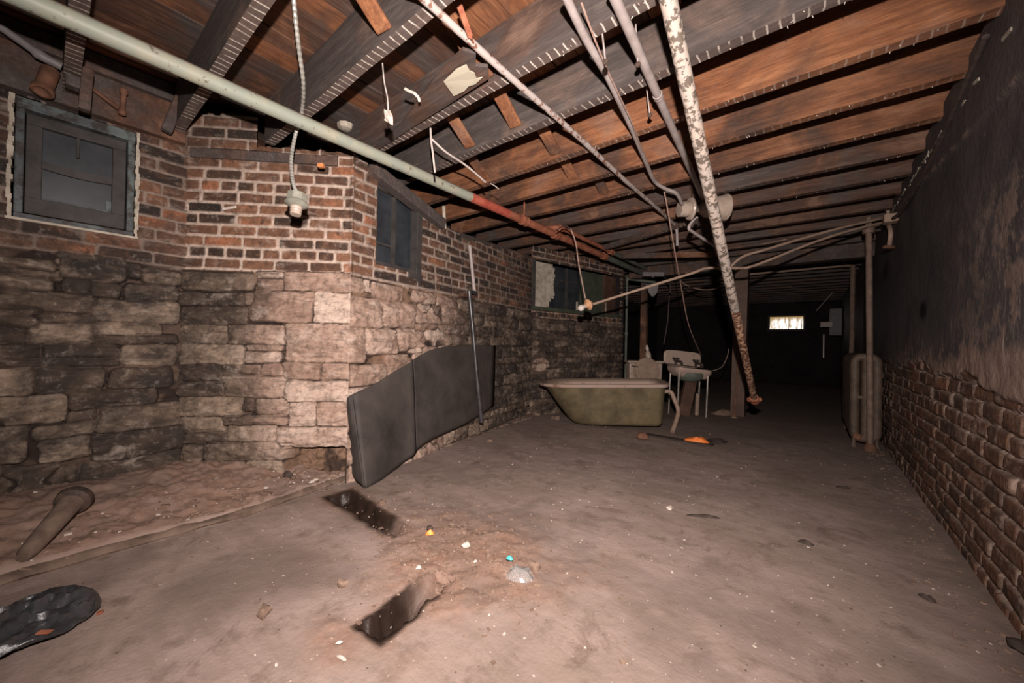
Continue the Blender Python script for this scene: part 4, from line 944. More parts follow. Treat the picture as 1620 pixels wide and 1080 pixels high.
# ------------------------------------------------------------------ pipe on the bay wall, rubber sheet
PLCo = vplane(B0, C1, .05)
root = thing('downpipe', on(762, 664, vplane(B0, C1, .14)), 'narrow downpipe, pale above and black below, on the bay wall by the rubber sheet', 'pipe')
obj('pale_length', MB().tube([on(743, 388, PLCo), on(751, 464, PLCo)], .017, 12), M['greypipe'], root, smooth=True)
obj('black_length', MB().tube([on(742, 460, PLCo), on(748, 520, vplane(B0, C1, .06)), on(755, 600, vplane(B0, C1, .10)), on(762, 668, vplane(B0, C1, .14))], .022, 14), M['blackpipe'], root, smooth=True)
obj('elbow', MB().tube([on(741, 461, PLCo), on(753, 463, PLCo)], .020, 12), M['blackpipe'], root, smooth=True)
m = MB(); m.obox(on(738, 468, vplane(B0, C1, .02)), (dC[0] * .10, dC[1] * .10, 0), (nC[0] * .03, nC[1] * .03, 0), (0, 0, .018)); obj('wood_ledge', m, M['brownboard'], root, bevel=.004)

PW = vplane(B0, C1, .035)
tops = [on(549, 630, vplane(B0, C1, .018)), on(553, 626, PW), on(558, 623, PW), on(590, 608, PW), on(606, 598, PW), on(624, 587, PW), on(642, 577, PW), on(652, 570, PW), on(668, 560, PW), on(690, 551, PW), on(716, 547, PW), on(750, 546, PW), on(784, 546, PW)]
bots = [atz(552, 742, .06), atz(565, 762, .02), atz(577, 772, .004), atz(590, 767, .004), atz(604, 759, .004), atz(622, 744, .012), on(641, 728, vplane(B0, C1, .075)), on(657, 714, vplane(B0, C1, .085))]
PB = vplane(B0, C1, .09); bots += [on(676, 700, PB), on(694, 690, PB), on(716, 680, PB), on(748, 664, PB), on(783, 641, vplane(B0, C1, .06))]
def lin(L, k): return [np.array(L[i]) + (np.array(L[i + 1]) - np.array(L[i])) * j / k for i in range(len(L) - 1) for j in range(k)]
tops = lin(tops[:3], 4) + curve(tops[2:], 4); bots = lin(bots[:3], 4) + curve(bots[2:], 4)
NR = 24; G = []
for i, (a_, b_) in enumerate(zip(tops, bots)):
    row = []
    for j in range(NR + 1):
        t = j / NR; p = b_ + (a_ - b_) * t
        q_ = i / 4; bow = math.sin(PI * t) * (.006 if q_ < 7 else .004) * (0 if q_ <= 2 else 1); fold = .022 * math.exp(-((q_ - 6.6) / .5) ** 2) * (1 - t * .7)
        p = p + np.array([nC[0], nC[1], 0]) * (bow + fold + .004 * math.sin(q_ * 1.4 + t * 3) + .012 * (float(fbm(np.array(q_ * .5), np.array(t * 1.6), 97, 3)) - .5)); row.append(p)
    G.append(row)
root = thing('rubber_sheet', (bots[20] + bots[36]) / 2, 'large dark grey curled rubber sheet leaning against the bay wall', 'sheet')
nl = 7
for nm, rng_ in (('folded_edge', range(0, 9)), ('front_panel', range(8, 29)), ('rear_panel', range(28, 49))):
    m = MB(); m.grid([[p + (np.array([nC[0], nC[1], 0]) * (-.006 if nm == 'rear_panel' else 0)) for p in G[i]] for i in rng_]); o = obj(nm, m, M['sheet'], root, smooth=False)
    o.data.polygons.foreach_set('use_smooth', [True] * len(o.data.polygons))
    s_ = o.modifiers.new('t', 'SOLIDIFY'); s_.thickness = .005

# stone kerb along the rubble strip
m = MB(); pts_ = [(x, y) for x, y in CURB if y < 4.2]; R = random.Random(4); L_ = []
for a_, b_ in zip(pts_[:-1], pts_[1:]):
    k = max(1, int(math.hypot(b_[0] - a_[0], b_[1] - a_[1]) / .06))
    for i in range(k): L_.append((a_[0] + (b_[0] - a_[0]) * i / k, a_[1] + (b_[1] - a_[1]) * i / k))
L_.append(pts_[-1]); sec = []
for x, y in L_:
    j1, j2 = R.uniform(-.006, .006), R.uniform(-.006, .006)
    sec.append([(x + .004 + j1, y, -.03), (x + .006 + j1, y, .006), (x + .016 + j1, y, .012 + j2), (x + .010, y, .026 + j2), (x - .016 + j2, y, .034 + j1), (x - .045, y, .030), (x - .05, y, -.03)])
m.grid(sec); o = obj('kerb', m, M['curb'], smooth=True); tag(o, 'low dirty kerb dividing the concrete floor from the rubble under the left walls', 'kerb')

# ------------------------------------------------------------------ bathtub
TL, TR = atz(905, 672, .02), atz(1046, 680, .02)
tx = TR - TL; tx[2] = 0; tx /= np.linalg.norm(tx); ty = np.array([-tx[1], tx[0], 0.])       # along the tub, away from the room
TO = TL * .0 + np.array([(TL[0] + TR[0]) / 2, (TL[1] + TR[1]) / 2, .012])
tilt = math.radians(2.2)
def tubp(x, y, z):
    xx = x * math.cos(tilt) - z * math.sin(tilt) * 0; return TO + tx * x + ty * (y + .02) + np.array([0, 0, z * 1.11 + (x + .5) * math.tan(tilt)])
def tub_ring(xl, xr, hw, z, n=48, rl=None):
    """outline: blunt right end, long round left end"""
    pts = []; rl = rl or hw; rr = hw * .42
    for i in range(n):
        a = 2 * PI * i / n; c, s_ = math.cos(a), math.sin(a)
        e = .75 if c > 0 else 1.0
        y = hw * (1 if s_ > 0 else -1) * abs(s_) ** (.55 if c > 0 else .85)
        x = (xr - rr + rr * abs(c) ** e) if c > 0 else (xl + rl - rl * abs(c))
        pts.append(tubp(x, y + .235, z))
    return pts
root = thing('bathtub', TO, 'cast iron bathtub with olive body and stained pale rim before the rear left wall', 'bathtub')
prof = [(-.44, .50, .21, .000), (-.49, .515, .235, .008), (-.53, .53, .255, .04), (-.62, .535, .275, .14), (-.72, .54, .29, .26), (-.80, .545, .305, .36), (-.84, .548, .315, .40)]
m = MB(); rings = [tub_ring(a, b, c, z, rl=c * 1.25) for a, b, c, z in prof]
n = 48
vs = [p for r in rings for p in r]; fs = [(i * n + k, i * n + (k + 1) % n, (i + 1) * n + (k + 1) % n, (i + 1) * n + k) for i in range(len(rings) - 1) for k in range(n)]
fs.append(tuple(range(n))[::-1]); m.add(vs, fs); obj('tub_body', m, M['tubbody'], root, smooth=True)
prof = [(-.84, .548, .312, .395), (-.885, .572, .342, .400), (-.905, .585, .356, .415), (-.905, .587, .358, .432), (-.885, .575, .345, .444), (-.845, .55, .315, .436), (-.80, .53, .290, .40), (-.62, .50, .250, .20), (-.48, .46, .200, .06), (-.36, .40, .12, .045)]
m = MB(); rings = [tub_ring(a, b, c, z, rl=c * 1.25) for a, b, c, z in prof]
vs = [p for r in rings for p in r]; fs = [(i * n + k, i * n + (k + 1) % n, (i + 1) * n + (k + 1) % n, (i + 1) * n + k) for i in range(len(rings) - 1) for k in range(n)]
fs.append(tuple((len(rings) - 1) * n + k for k in range(n))); m.add(vs, fs); obj('tub_rim', m, M['tubrim'], root, smooth=True)
obj('overflow_fitting', MB().lathe(tubp(.50, .05, .385), -tx, [(-.03, .012), (0, .03), (.012, .03), (.014, .01)], 14).tube([tubp(.49, .05, .415), tubp(.49, .05, .38)], .006, 7), M['iron'], root, smooth=True)
fc_ = atz(1015, 690, .03); m = MB(); m.lathe((fc_[0], fc_[1] + .03, .0), (0, 0, 1), [(0, .045), (.012, .06), (.035, .058), (.055, .04), (.065, .02)], 14); obj('claw_foot', m, M['rustiron'], root, smooth=True)
root2 = thing('waste_pipe', atz(1064, 686, .01), 'bent waste pipe coming from the right end of the bathtub to the floor', 'pipe')
obj('tube', MB().tube(curve([atf(1050, 619, 4.36), atf(1061, 620, 4.33), atf(1067, 632, 4.3), atf(1073, 652, 4.27), atz(1064, 683, .02)], 6), .024, 12), M['tanpipe'], root2, smooth=True)

# ------------------------------------------------------------------ toilet behind the tub
FWF = np.array([FW[0], FW[1], 0]); FWF /= np.linalg.norm(FWF); RTF = np.array([FWF[1], -FWF[0], 0.])
TC = atf(1018, 600, 5.62); TC[2] = 0
def tp(x, y, z): return TC + RTF * x + FWF * y + np.array([0, 0, z])
root = thing('toilet', TC, 'dirty cream toilet with raised round lid, standing behind the bathtub', 'toilet')
m = MB()
bw = .245
for z0_, z1_, w0, w1, d in ((.36, .70, .235, .245, .10),):
    m.hexa([tp(-w0, -d + .01, z0_), tp(w0, -d + .01, z0_), tp(w0, d, z0_), tp(-w0, d, z0_), tp(-w1, -d, z1_), tp(w1, -d, z1_), tp(w1, d, z1_), tp(-w1, d, z1_)])
obj('tank', m, M['porcelain'], root, bevel=.02)
m = MB(); m.hexa([tp(-.265, -.115, .70), tp(.265, -.115, .70), tp(.265, .11, .70), tp(-.265, .11, .70), tp(-.265, -.115, .735), tp(.265, -.115, .735), tp(.265, .11, .735), tp(-.265, .11, .735)]); obj('tank_lid', m, M['porcelain'], root, bevel=.01)
m = MB()
rings = []
for z_, rx, ry, oy in ((0, .11, .16, -.22), (.03, .105, .15, -.22), (.14, .09, .13, -.20), (.24, .13, .18, -.24), (.33, .175, .22, -.28), (.38, .185, .235, -.29), (.385, .14, .19, -.29), (.30, .10, .14, -.29)):
    rings.append([tp(rx * math.cos(2 * PI * k / 28), oy + ry * math.sin(2 * PI * k / 28), z_) for k in range(28)])
vs = [p for r in rings for p in r]; fs = [(i * 28 + k, i * 28 + (k + 1) % 28, (i + 1) * 28 + (k + 1) % 28, (i + 1) * 28 + k) for i in range(len(rings) - 1) for k in range(28)]
fs += [tuple(range(28))[::-1], tuple(7 * 28 + k for k in range(28))]; m.add(vs, fs); obj('bowl', m, M['porcelain'], root, smooth=True)
m = MB(); pr = [tp(.165 * math.cos(2 * PI * k / 32), -.135 - .02 * (1 + math.sin(2 * PI * k / 32)) * 0, .59 + .185 * math.sin(2 * PI * k / 32)) for k in range(32)]
bk_ = [p + FWF * .02 for p in pr]; m.add(pr + bk_, [tuple(range(32)), tuple(range(63, 31, -1))] + [(k, 32 + k, 32 + (k + 1) % 32, (k + 1) % 32) for k in range(32)]); obj('lid', m, M['lidtan'], root, bevel=.006)
m = MB(); ri = []
for k in range(32):
    a = 2 * PI * k / 32; ri.append(tp(.175 * math.cos(a), -.12, .575 + .195 * math.sin(a)))
m.tube(ri + [ri[0]], .014, 8, cap=False); obj('seat', m, M['lidtan'], root, smooth=True)
obj('flush_handle', MB().tube([tp(-.20, -.11, .655), tp(-.20, -.135, .655), tp(-.13, -.14, .645)], .009, 8), M['iron'], root, smooth=True)
root = thing('bottle', tp(.07, .0, .735), 'pale bottle leaning on top of the toilet tank', 'bottle')
lean = np.array(RTF * -.16) + np.array([0, 0, 1.]); 
obj('bottle_body', MB().lathe(tp(.075, .0, .738), lean, [(0, .02), (0, .042), (.10, .042), (.13, .03), (.145, .022)], 16), M['porcelain'], root, smooth=True)
obj('bottle_cap', MB().lathe(tp(.075, .0, .738) + lean * .145 / np.linalg.norm(lean), lean, [(0, .020), (.02, .024), (.05, .022), (.065, .016), (.085, .012)], 14), M['whitebit'], root, smooth=True)

# ------------------------------------------------------------------ wash basin on legs
SCN = atz(1089, 657, 0)
def sp_(x, y, z): return SCN + RTF * x + FWF * y + np.array([0, 0, z])
SW = .265
root = thing('wash_basin', SCN, 'cream wash basin with black taps and high back, on metal legs behind the tub', 'basin')
def rot(x, z): return x, z - x * .09
def sq(x, y, z): x, z = rot(x, z); return sp_(x, y, z)
m = MB(); n = 32; back = []
for k in range(n):
    a = 2 * PI * k / n; c, s_ = math.cos(a), math.sin(a); back.append((SW * np.sign(c) * abs(c) ** .35, .775 + .115 * np.sign(s_) * abs(s_) ** .4))
f1 = [sq(x, .20, z) for x, z in back]; f2 = [sq(x, .25, z) for x, z in back]
m.add(f1 + f2, [tuple(range(n)), tuple(range(2 * n - 1, n - 1, -1))] + [(k, n + k, n + (k + 1) % n, (k + 1) % n) for k in range(n)]); obj('back_splash', m, M['porcelain'], root, bevel=.012)
m = MB()
def rr_(hx, y0, y1, z): return [sq(hx * np.sign(math.cos(2 * PI * k / 32)) * abs(math.cos(2 * PI * k / 32)) ** .4, (y0 + y1) / 2 + (y1 - y0) / 2 * np.sign(math.sin(2 * PI * k / 32)) * abs(math.sin(2 * PI * k / 32)) ** .4, z) for k in range(32)]
rings = [rr_(.20, -.13, .15, .53), rr_(.25, -.18, .20, .60), rr_(.248, -.20, .22, .625), rr_(.248, -.20, .22, .655), rr_(.235, -.19, .20, .663), rr_(.21, -.16, .08, .65), rr_(.20, -.14, .04, .56), rr_(.06, -.06, .0, .53)]
vs = [p for r in rings for p in r]; n = 32; fs = [(i * n + k, i * n + (k + 1) % n, (i + 1) * n + (k + 1) % n, (i + 1) * n + k) for i in range(len(rings) - 1) for k in range(n)]; fs += [tuple(range(n))[::-1], tuple(7 * n + k for k in range(n))]
m.add(vs, fs); obj('basin_rim', m, M['tubrim'], root, smooth=True)
m = MB(); m.lathe(sq(0, -.02, .60), (0, 0, -1), [(0, .19), (.04, .185), (.09, .155), (.12, .10), (.135, .04)], 24); obj('basin_underside', m, M['darkgreenpipe'], root, smooth=True)
for x in (-.12, .17):
    t_ = obj('tap', MB().tube(curve([sq(x, .16, .675), sq(x, .15, .73), sq(x + .03, .07, .735), sq(x + .045, .05, .70)], 5), .016, 10).lathe(sq(x, .16, .735), (0, 0, 1), [(0, .02), (.012, .034), (.03, .034), (.035, .02)], 10), M['iron'], root, smooth=True)
    obj('tap_handle', MB().tube([sq(x - .05, .15, .775), sq(x + .05, .15, .775)], .010, 8), M['iron'], t_, smooth=True)
m = MB(); m.bar(sq(-.27, .165, .682), sq(.27, .165, .682), .035, .012); obj('dark_ledge', m, M['darkbit'], root)
for x, y in ((-.20, -.14), (.19, -.14), (-.20, .14), (.22, .14)):
    a_ = sq(x, y, .60); obj('leg', MB().tube([a_, np.array([a_[0] - RTF[0] * .02, a_[1], 0.0])], .014, 10), M['chrome'], root, smooth=True)
obj('lower_waste', MB().tube([sp_(.14, .05, .0), sp_(.15, .05, .30)], .028, 10), M['tanpipe'], root, smooth=True)
m = MB(); m.bar(sp_(-.09, -.03, 0), sp_(.03, .0, .50), .15, .07, FWF); o = obj('wood_prop', m, M['brownboard'], root, bevel=.006)
tag(obj('hose', MB().tube(curve([sq(.24, .1, .64), atf(1128, 586, 5.4), atf(1142, 580, 5.5), atf(1150, 565, 5.6), atf(1153, 552, 5.7)], 6), .006, 7), M['tanwire'], smooth=True), 'thin hose looping up to the right of the wash basin', 'hose')

# ------------------------------------------------------------------ posts and upright pipes
o = timber('rear_post', MB().hexa([(-.90, 6.02, 0), (-.73, 6.02, 0), (-.73, 6.19, 0), (-.90, 6.19, 0), (-.87, 6.04, 2.06), (-.71, 6.04, 2.06), (-.71, 6.21, 2.06), (-.87, 6.21, 2.06)]), 'square dark red-brown wooden post right of the wash basin, under the girder', 'post', .12, 'brownboard')
pc = atf(1018, 560, 6.55)
o = timber('thin_post', MB().box((pc[0] - .05, pc[1] - .05, 0), (pc[0] + .05, pc[1] + .05, 2.228)), 'narrow red-brown wooden post behind the toilet', 'post', .45, 'post')
pc = atf(990, 560, 6.3)
root = thing('drain_pipe', (pc[0], pc[1], 0), 'slim green-grey upright pipe at the end of the rear left wall', 'pipe')
obj('tube', MB().tube([(pc[0], pc[1], 0), (pc[0], pc[1], 2.10)], .02, 10), M['darkgreenpipe'], root, smooth=True)
obj('side_tube', MB().tube([(pc[0] - .10, pc[1] - .02, 0), (pc[0] - .10, pc[1] - .02, 1.40)], .028, 10), M['blackpipe'], root, smooth=True)
for z_ in (1.15, 1.75): coupling(root, (pc[0], pc[1], z_), (0, 0, 1), .027, .05, 'darkgreenpipe')
obj('top_branch', MB().tube([(pc[0], pc[1], 2.07), (pc[0] + .35, pc[1] + .35, 2.03)], .024, 10), M['darkgreenpipe'], root, smooth=True)
pc = aty(1162, 652, 5.9); root = thing('thin_upright', (pc[0], pc[1], 0), 'thin upright rod standing just left of the rear post', 'rod')
obj('tube', MB().tube([(pc[0], pc[1], 0), (pc[0] + .06, pc[1], 1.4)], .011, 8), M['rustiron'], root, smooth=True)
obj('foot', MB().lathe((pc[0], pc[1], 0), (0, 0, 1), [(0, .04), (.012, .04), (.02, .015)], 12), M['tanpipe'], root, smooth=True)

RX0, RX1, RY = .285, .520, 5.02
root = thing('riser_pipe', (.44, 4.94, 0), 'rusty tan riser pipe standing in front of the radiator at the right wall', 'pipe')
q0, q1 = aty(1377, 690, 4.93), aty(1374, 372, 4.93)
obj('tube', MB().tube(dense([(q0[0], 4.93, .04), (q1[0], 4.93, 2.225)], .1), .025, 12, jit=.06), M['browpipe'], root, smooth=True)
obj('top_collar', MB().lathe((q1[0], 4.93, 2.07), (0, 0, 1), [(0, .028), (.0, .045), (.06, .048), (.07, .034)], 14), M['browpipe'], root, smooth=True)
obj('foot_valve', MB().lathe((q0[0], 4.93, 0.0), (0, 0, 1), [(0, .05), (.03, .05), (.05, .04), (.07, .03)], 14), M['rustiron'], root, smooth=True)
pc = aty(1348, 500, 7.6); root = thing('rear_riser', (pc[0], 7.6, 0), 'second thinner riser pipe further back, left of the riser before the radiator', 'pipe')
obj('tube', MB().tube([(pc[0], 7.6, 0), (pc[0], 7.6, 2.228)], .032, 12), M['browpipe'], root, smooth=True)
a_, b_ = aty(1180, 434, 7.6), aty(1345, 419, 7.6)
root = thing('cross_pipe', (a_ + b_) / 2, 'long thin pipe crossing under the rear ceiling towards the rear riser', 'pipe')
obj('tube', MB().tube([a_, b_], .022, 10), M['tanpipe'], root, smooth=True)
obj('end_joint', MB().lathe(b_ - RT * .1, RT, [(0, .024), (0, .036), (.08, .036), (.08, .02)], 10), M['tanpipe'], root, smooth=True)
a_, b_ = aty(1225, 417, 7.9), aty(1340, 402, 7.9)
tag(obj('cross_pipe', MB().tube([a_, b_], .012, 8), M['greypipe'], smooth=True), 'very thin pipe above the long cross pipe under the rear ceiling', 'pipe')

# ------------------------------------------------------------------ radiator
root = thing('radiator', ((RX0 + RX1) / 2, RY + .6, 0), 'old tall ribbed cast iron radiator, brown and rusty, along the right wall', 'radiator')
def section(y, th=.060):
    m = MB(); rx = .037
    xs_ = (RX0 + rx, (RX0 + RX1) / 2, RX1 - rx)
    def el(pts, ra, rb=None):       # flattened tube in the x-z plane
        P = [np.array(p) for p in pts]; k = 12; vs = []; fs = []
        for i, p in enumerate(P):
            t = P[min(i + 1, len(P) - 1)] - P[max(i - 1, 0)]; t /= np.linalg.norm(t); nn = np.array([t[2], 0, -t[0]])
            for j in range(k):
                a = 2 * PI * j / k; vs.append(p + nn * ra * math.cos(a) + np.array([0, 1, 0]) * th * .5 * math.sin(a))
        for i in range(len(P) - 1):
            for j in range(k): fs.append((i * k + j, i * k + (j + 1) % k, (i + 1) * k + (j + 1) % k, (i + 1) * k + j))
        fs += [tuple(range(k))[::-1], tuple((len(P) - 1) * k + j for j in range(k))]; m.add(vs, fs)
    zb, zt = .09, .885; R_ = .055
    loop = [(xs_[0], y, zb + R_), (xs_[0], y, zt - R_)]
    loop += [(xs_[0] + R_ - R_ * math.cos(a), y, zt - R_ + R_ * math.sin(a)) for a in np.linspace(.3, PI / 2, 5)]
    loop += [(xs_[2] - R_ + R_ * math.cos(a), y, zt - R_ + R_ * math.sin(a)) for a in np.linspace(PI / 2, .3, 5)]
    loop += [(xs_[2], y, zt - R_), (xs_[2], y, zb + R_)]
    loop += [(xs_[2] - R_ + R_ * math.cos(a), y, zb + R_ - R_ * math.sin(a)) for a in np.linspace(.3, PI / 2, 5)]
    loop += [(xs_[0] + R_ - R_ * math.cos(a), y, zb + R_ - R_ * math.sin(a)) for a in np.linspace(PI / 2, .3, 5)]
    loop.append(loop[0]); el(loop, rx)
    el([(xs_[1], y, zb), (xs_[1], y, zt)], rx * .9)
    el([(xs_[0], y, .49), (xs_[2], y, .49)], rx * .6)
    return m
s0 = obj('section', section(RY), M['radiator'], root, smooth=True)
for i in range(1, 19):
    c = s0.copy(); COL.objects.link(c); c.parent = root; c.location = (s0.location[0], s0.location[1] + i * .062, s0.location[2])
for y in (RY, RY + 18 * .062):
    for x in (RX0 + .035, RX1 - .035): obj('foot', MB().lathe((x, y, 0), (0, 0, 1), [(0, .03), (.02, .028), (.05, .018), (.10, .02)], 10), M['radiator'], root, smooth=True)
obj('valve', MB().lathe((RX0 + .06, RY - .02, .11), (0, -1, 0), [(0, .02), (.0, .032), (.04, .034), (.05, .02), (.06, .02)], 12), M['rustiron'], root, smooth=True)

# far end of the room
a_ = aty(1300, 512, 12.2)
root = thing('electric_box', (.48, 12.2, a_[2] - .4), 'dark electric box with a pale label far back on the right wall', 'box')
m = MB().box((.30, 12.0, 1.30), (.53, 12.4, 1.95)); obj('cabinet', m, M['greybox'], root, bevel=.01)
lp = aty(1308, 513, 11.99); m = MB().box((lp[0] - .12, 11.985, lp[2] - .06), (lp[0] + .10, 11.995, lp[2] + .06)); obj('paper_label', m, M['tubrim'], root)
lp = aty(1303, 548, 11.9); obj('meter_tube', MB().tube([(lp[0], 11.9, 1.32), (lp[0], 11.9, .75)], .03, 8), M['chrome'], root, smooth=True)
a_, b_ = aty(1291, 492, 11.05), aty(1303, 474, 11.05)
b_ = b_ + (b_ - a_) * 1.2; b_[2] = 2.235; tag(obj('thin_rod', MB().tube([a_, b_], .012, 7), M['greypipe'], smooth=True), 'thin pale slanting rod under the far ceiling by the electric box', 'rod')
for p0, fw, lab in (((1050, 470), 6.3, 'black cable dangling in the dark right of the clamp'),):
    tag(obj('black_cable', MB().tube(curve([np.array([atf(1060, 440, fw)[0], 6.1, 2.075]), atf(1060, 450, fw), atf(1058, 480, fw), atf(1056, 510, fw), atf(1050, 545, fw)], 6), .012, 8), M['darkwire'], smooth=True), lab, 'cable')
tag(obj('slack_cable', MB().tube(curve([np.array([atf(1078, 440, 5.9)[0], 6.09, 2.075]), atf(1080, 447, 6.0), atf(1100, 456, 6.0), atf(1125, 458, 6.0), atf(1150, 450, 6.0)], 6), .008, 7), M['tanwire'], smooth=True), 'slack cable looping in the dark left of the rear post', 'cable')

# ------------------------------------------------------------------ things on the floor
# black plastic bag
def bagp(u, v):      # u along the length, v across
    y = -.42 + .565 * u; cx_ = -1.93 + .02 * math.sin(u * 5); return cx_, y
m = MB(); nu_, nv_ = 90, 64; G = []
for i in range(nu_ + 1):
    u = i / nu_; row = []
    end = math.sqrt(max(0, 1 - max(0, (u - .72) / .28) ** 2.2)); w = .150 * end + .002; hh = .058 * (end ** .8) + .002
    for j in range(nv_ + 1):
        a = 2 * PI * j / nv_; c, s_ = math.cos(a), math.sin(a)
        cx_, y = bagp(u, 0)
        wr = 1 + .35 * (fbm(np.array(u * 8.), np.array((c + 1.5) * 4 + u * 3), 95, 4) - .5) + .18 * (abs(fbm(np.array(u * 13.), np.array((c * 1.2 + 2) * 5), 96, 3) - .5) * -3 + .4)
        rg = abs(float(fbm(np.array(y * 16 + c * 2.), np.array(w * c * 22 + 3.), 98, 4)) - .5) * 2; rg2 = abs(float(fbm(np.array(y * 9 - c * 3.), np.array(w * c * 12 + 9.), 99, 3)) - .5) * 2
        row.append((cx_ + w * c * (1 + .10 * (float(wr) - 1)), y, .006 + max(0, (.5 + .5 * s_)) ** .7 * max(.012, hh * 1.25 - .085 * end * (rg * .6 + rg2 * .5))))
    G.append(row)
m.grid(G)
root = thing('plastic_bag', (-1.97, -.1, 0), 'crumpled black plastic bag lying on the floor at the lower left edge', 'bag')
obj('bag_skin', m, M['bag'], root, smooth=True)
m = MB(); a_ = atz(60, 1000, .055); b_ = atz(80, 999, .055); m.bar(a_, b_, .014, .004); obj('orange_tape', m, M['rustpipe'], root)
def place(pt, dz=0.): return np.array([pt[0], pt[1], floor_z(pt[0], pt[1]) + dz])
q = atz(153, 973, 0); m = MB(); m.bar(place(q, .006), place(atz(163, 970, 0), .008), .015, .006); tag(obj('orange_tape', m, M['rustpipe']), 'scrap of orange-brown tape on the floor by the tip of the black bag', 'scrap')

# broken clay pipe leaning at the left wall
a_ = place(atz(44, 890, .04), .03); b_ = atf(118, 790, 1.78); axx = b_ - a_; LL = np.linalg.norm(axx); axx /= LL
root = thing('clay_pipe', a_, 'broken flanged clay pipe leaning up against the foot of the left wall', 'pipe')
obj('barrel', MB().lathe(a_, axx, [(-.03, .02), (0, .030), (LL * .3, .036), (LL * .8, .042), (LL, .044)], 18), M['curb'], root, smooth=True)
obj('flange', MB().lathe(b_, axx, [(-.03, .044), (-.02, .064), (.008, .066), (.02, .058), (.03, .05), (.03, .032), (.0, .03)], 20), M['iron'], root, smooth=True)

def pebble(c, r, seed, sq=.6, mat='rubble', name='rubble_piece', box=False):
    R = random.Random(seed); bm = MB(); ph, th_ = 8, 10; vs = []; fs = []
    c = np.array(c, float); e = (R.uniform(.8, 1.4), R.uniform(.7, 1.1), R.uniform(.5, .8) * sq / .6); rot_ = R.uniform(0, PI)
    for i in range(ph + 1):
        for k in range(th_):
            a, b = PI * i / ph, 2 * PI * k / th_; v = np.array([math.sin(a) * math.cos(b), math.sin(a) * math.sin(b), math.cos(a)])
            if box: v = np.sign(v) * np.abs(v) ** .45
            rr = r * (1 + .22 * math.sin(seed + 3 * v[0] + 2 * v[1]) + .12 * math.sin(5 * v[2] + seed * 2 + 4 * v[0]))
            p = v * rr * np.array(e); p = np.array([p[0] * math.cos(rot_) - p[1] * math.sin(rot_), p[0] * math.sin(rot_) + p[1] * math.cos(rot_), p[2]]); vs.append(c + p + np.array([0, 0, r * e[2] * .75]))
    for i in range(ph):
        for k in range(th_): fs.append((i * th_ + k, (i + 1) * th_ + k, (i + 1) * th_ + (k + 1) % th_, i * th_ + (k + 1) % th_))
    return bm.add(vs, fs)
STONES = [((737, 866), .020, 'whitebit', 'pale lump of plaster in the middle of the loose dirt'),
          ((662, 902), .014, 'whitebit', 'small white lump at the upper edge of the lower trench'),
          ((679, 841), .016, 'darkbit', 'dark charred lump beside the orange scrap in the dirt'),
          ((417, 973), .022, 'rubble', 'brown stone on the bare floor left of the lower trench'),
          ((541, 927), .018, 'rubble', 'small brown stone halfway between the two trenches, to the left'),
          ((605, 797), .018, 'rubble', 'lump at the right edge of the damp trench'),
          ((845, 902), .022, 'rubble', 'brown stone right of the clear plastic at the edge of the dirt'),
          ((222, 740), .040, 'rubble', 'tan brick lump at the foot of the left wall'),
          ((775, 688), .022, 'rubble', 'reddish lump on the kerb below the rubber sheet'),
          ((455, 758), .030, 'darkbit', 'dark stone at the foot of the slanted breast'),
          ((850, 650), .030, 'rubble', 'pale stone left of the bathtub at the wall foot'),
          ((880, 655), .045, 'rubble', 'brown stone under the left end of the bathtub'),
          ((866, 640), .040, 'darkbit', 'dark stone behind the left end of the bathtub'),
          ((1617, 1030), .035, 'darkbit', 'dark stone on the floor at the lower right corner'),
          ((1060, 806), .020, 'whitebit', 'pale crumb heap on the open floor at the middle right')]
for i, ((x, y), r, mt, lab) in enumerate(STONES):
    p = place(atz(x, y, .02 if y < 780 and x < 500 else .0))
    if x < 900 and y < 700 or (x < 500 and y < 770): p = place(atz(x, y, .06))
    tag(obj('rubble_piece', pebble(p, r, 200 + i, box=(mt == 'rubble')), M[mt], smooth=True), lab, 'stone', 'loose rubble on the floor')

# scraps in and around the dirt
def crumple(c, ra, rb, h, ang, seed, n=9, fq=2.2):
    m = MB(); G = []
    for i in range(n):
        row = []
        for j in range(n):
            u, v = i / (n - 1) * 2 - 1, j / (n - 1) * 2 - 1
            d = max(abs(u), abs(v)); z = h * (1 - d ** 2) * (.5 + 1.0 * float(vn(np.array(u * fq + 5), np.array(v * fq + 5), seed))) + .003
            x, y = u * ra * (1 - .25 * v * v), v * rb * (1 - .25 * u * u); row.append((c[0] + x * math.cos(ang) - y * math.sin(ang), c[1] + x * math.sin(ang) + y * math.cos(ang), c[2] + z))
        G.append(row)
    return m.grid(G)
o = obj('orange_wrapper', crumple(place(atz(1102, 700, 0)), .13, .055, .06, .15, 301), M['orange'], smooth=True); tag(o, 'bright orange crumpled wrapper on the dark strip right of the bathtub', 'wrapper')
o = obj('orange_scrap', crumple(place(atz(680, 842, .02), .005), .022, .010, .02, .9, 302, 6), M['orange'], smooth=True); tag(o, 'tiny orange scrap in the loose dirt', 'scrap')
root = thing('clear_packaging', place(atz(822, 912, .0)), 'crumpled clear plastic packaging with a teal corner at the right edge of the dirt', 'packaging')
obj('clear_film', crumple(place(atz(822, 912, .01), .004), .058, .042, .034, .4, 303, 12, 3.0), M['clear'], root, smooth=True)
M['teal'] = mat_simple('teal_plastic', (.05, .34, .33), (.10, .48, .46), 40, .4)
obj('teal_corner', crumple(place(atz(806, 893, .01), .02), .016, .010, .012, .2, 304, 6), M['teal'], root, smooth=True)
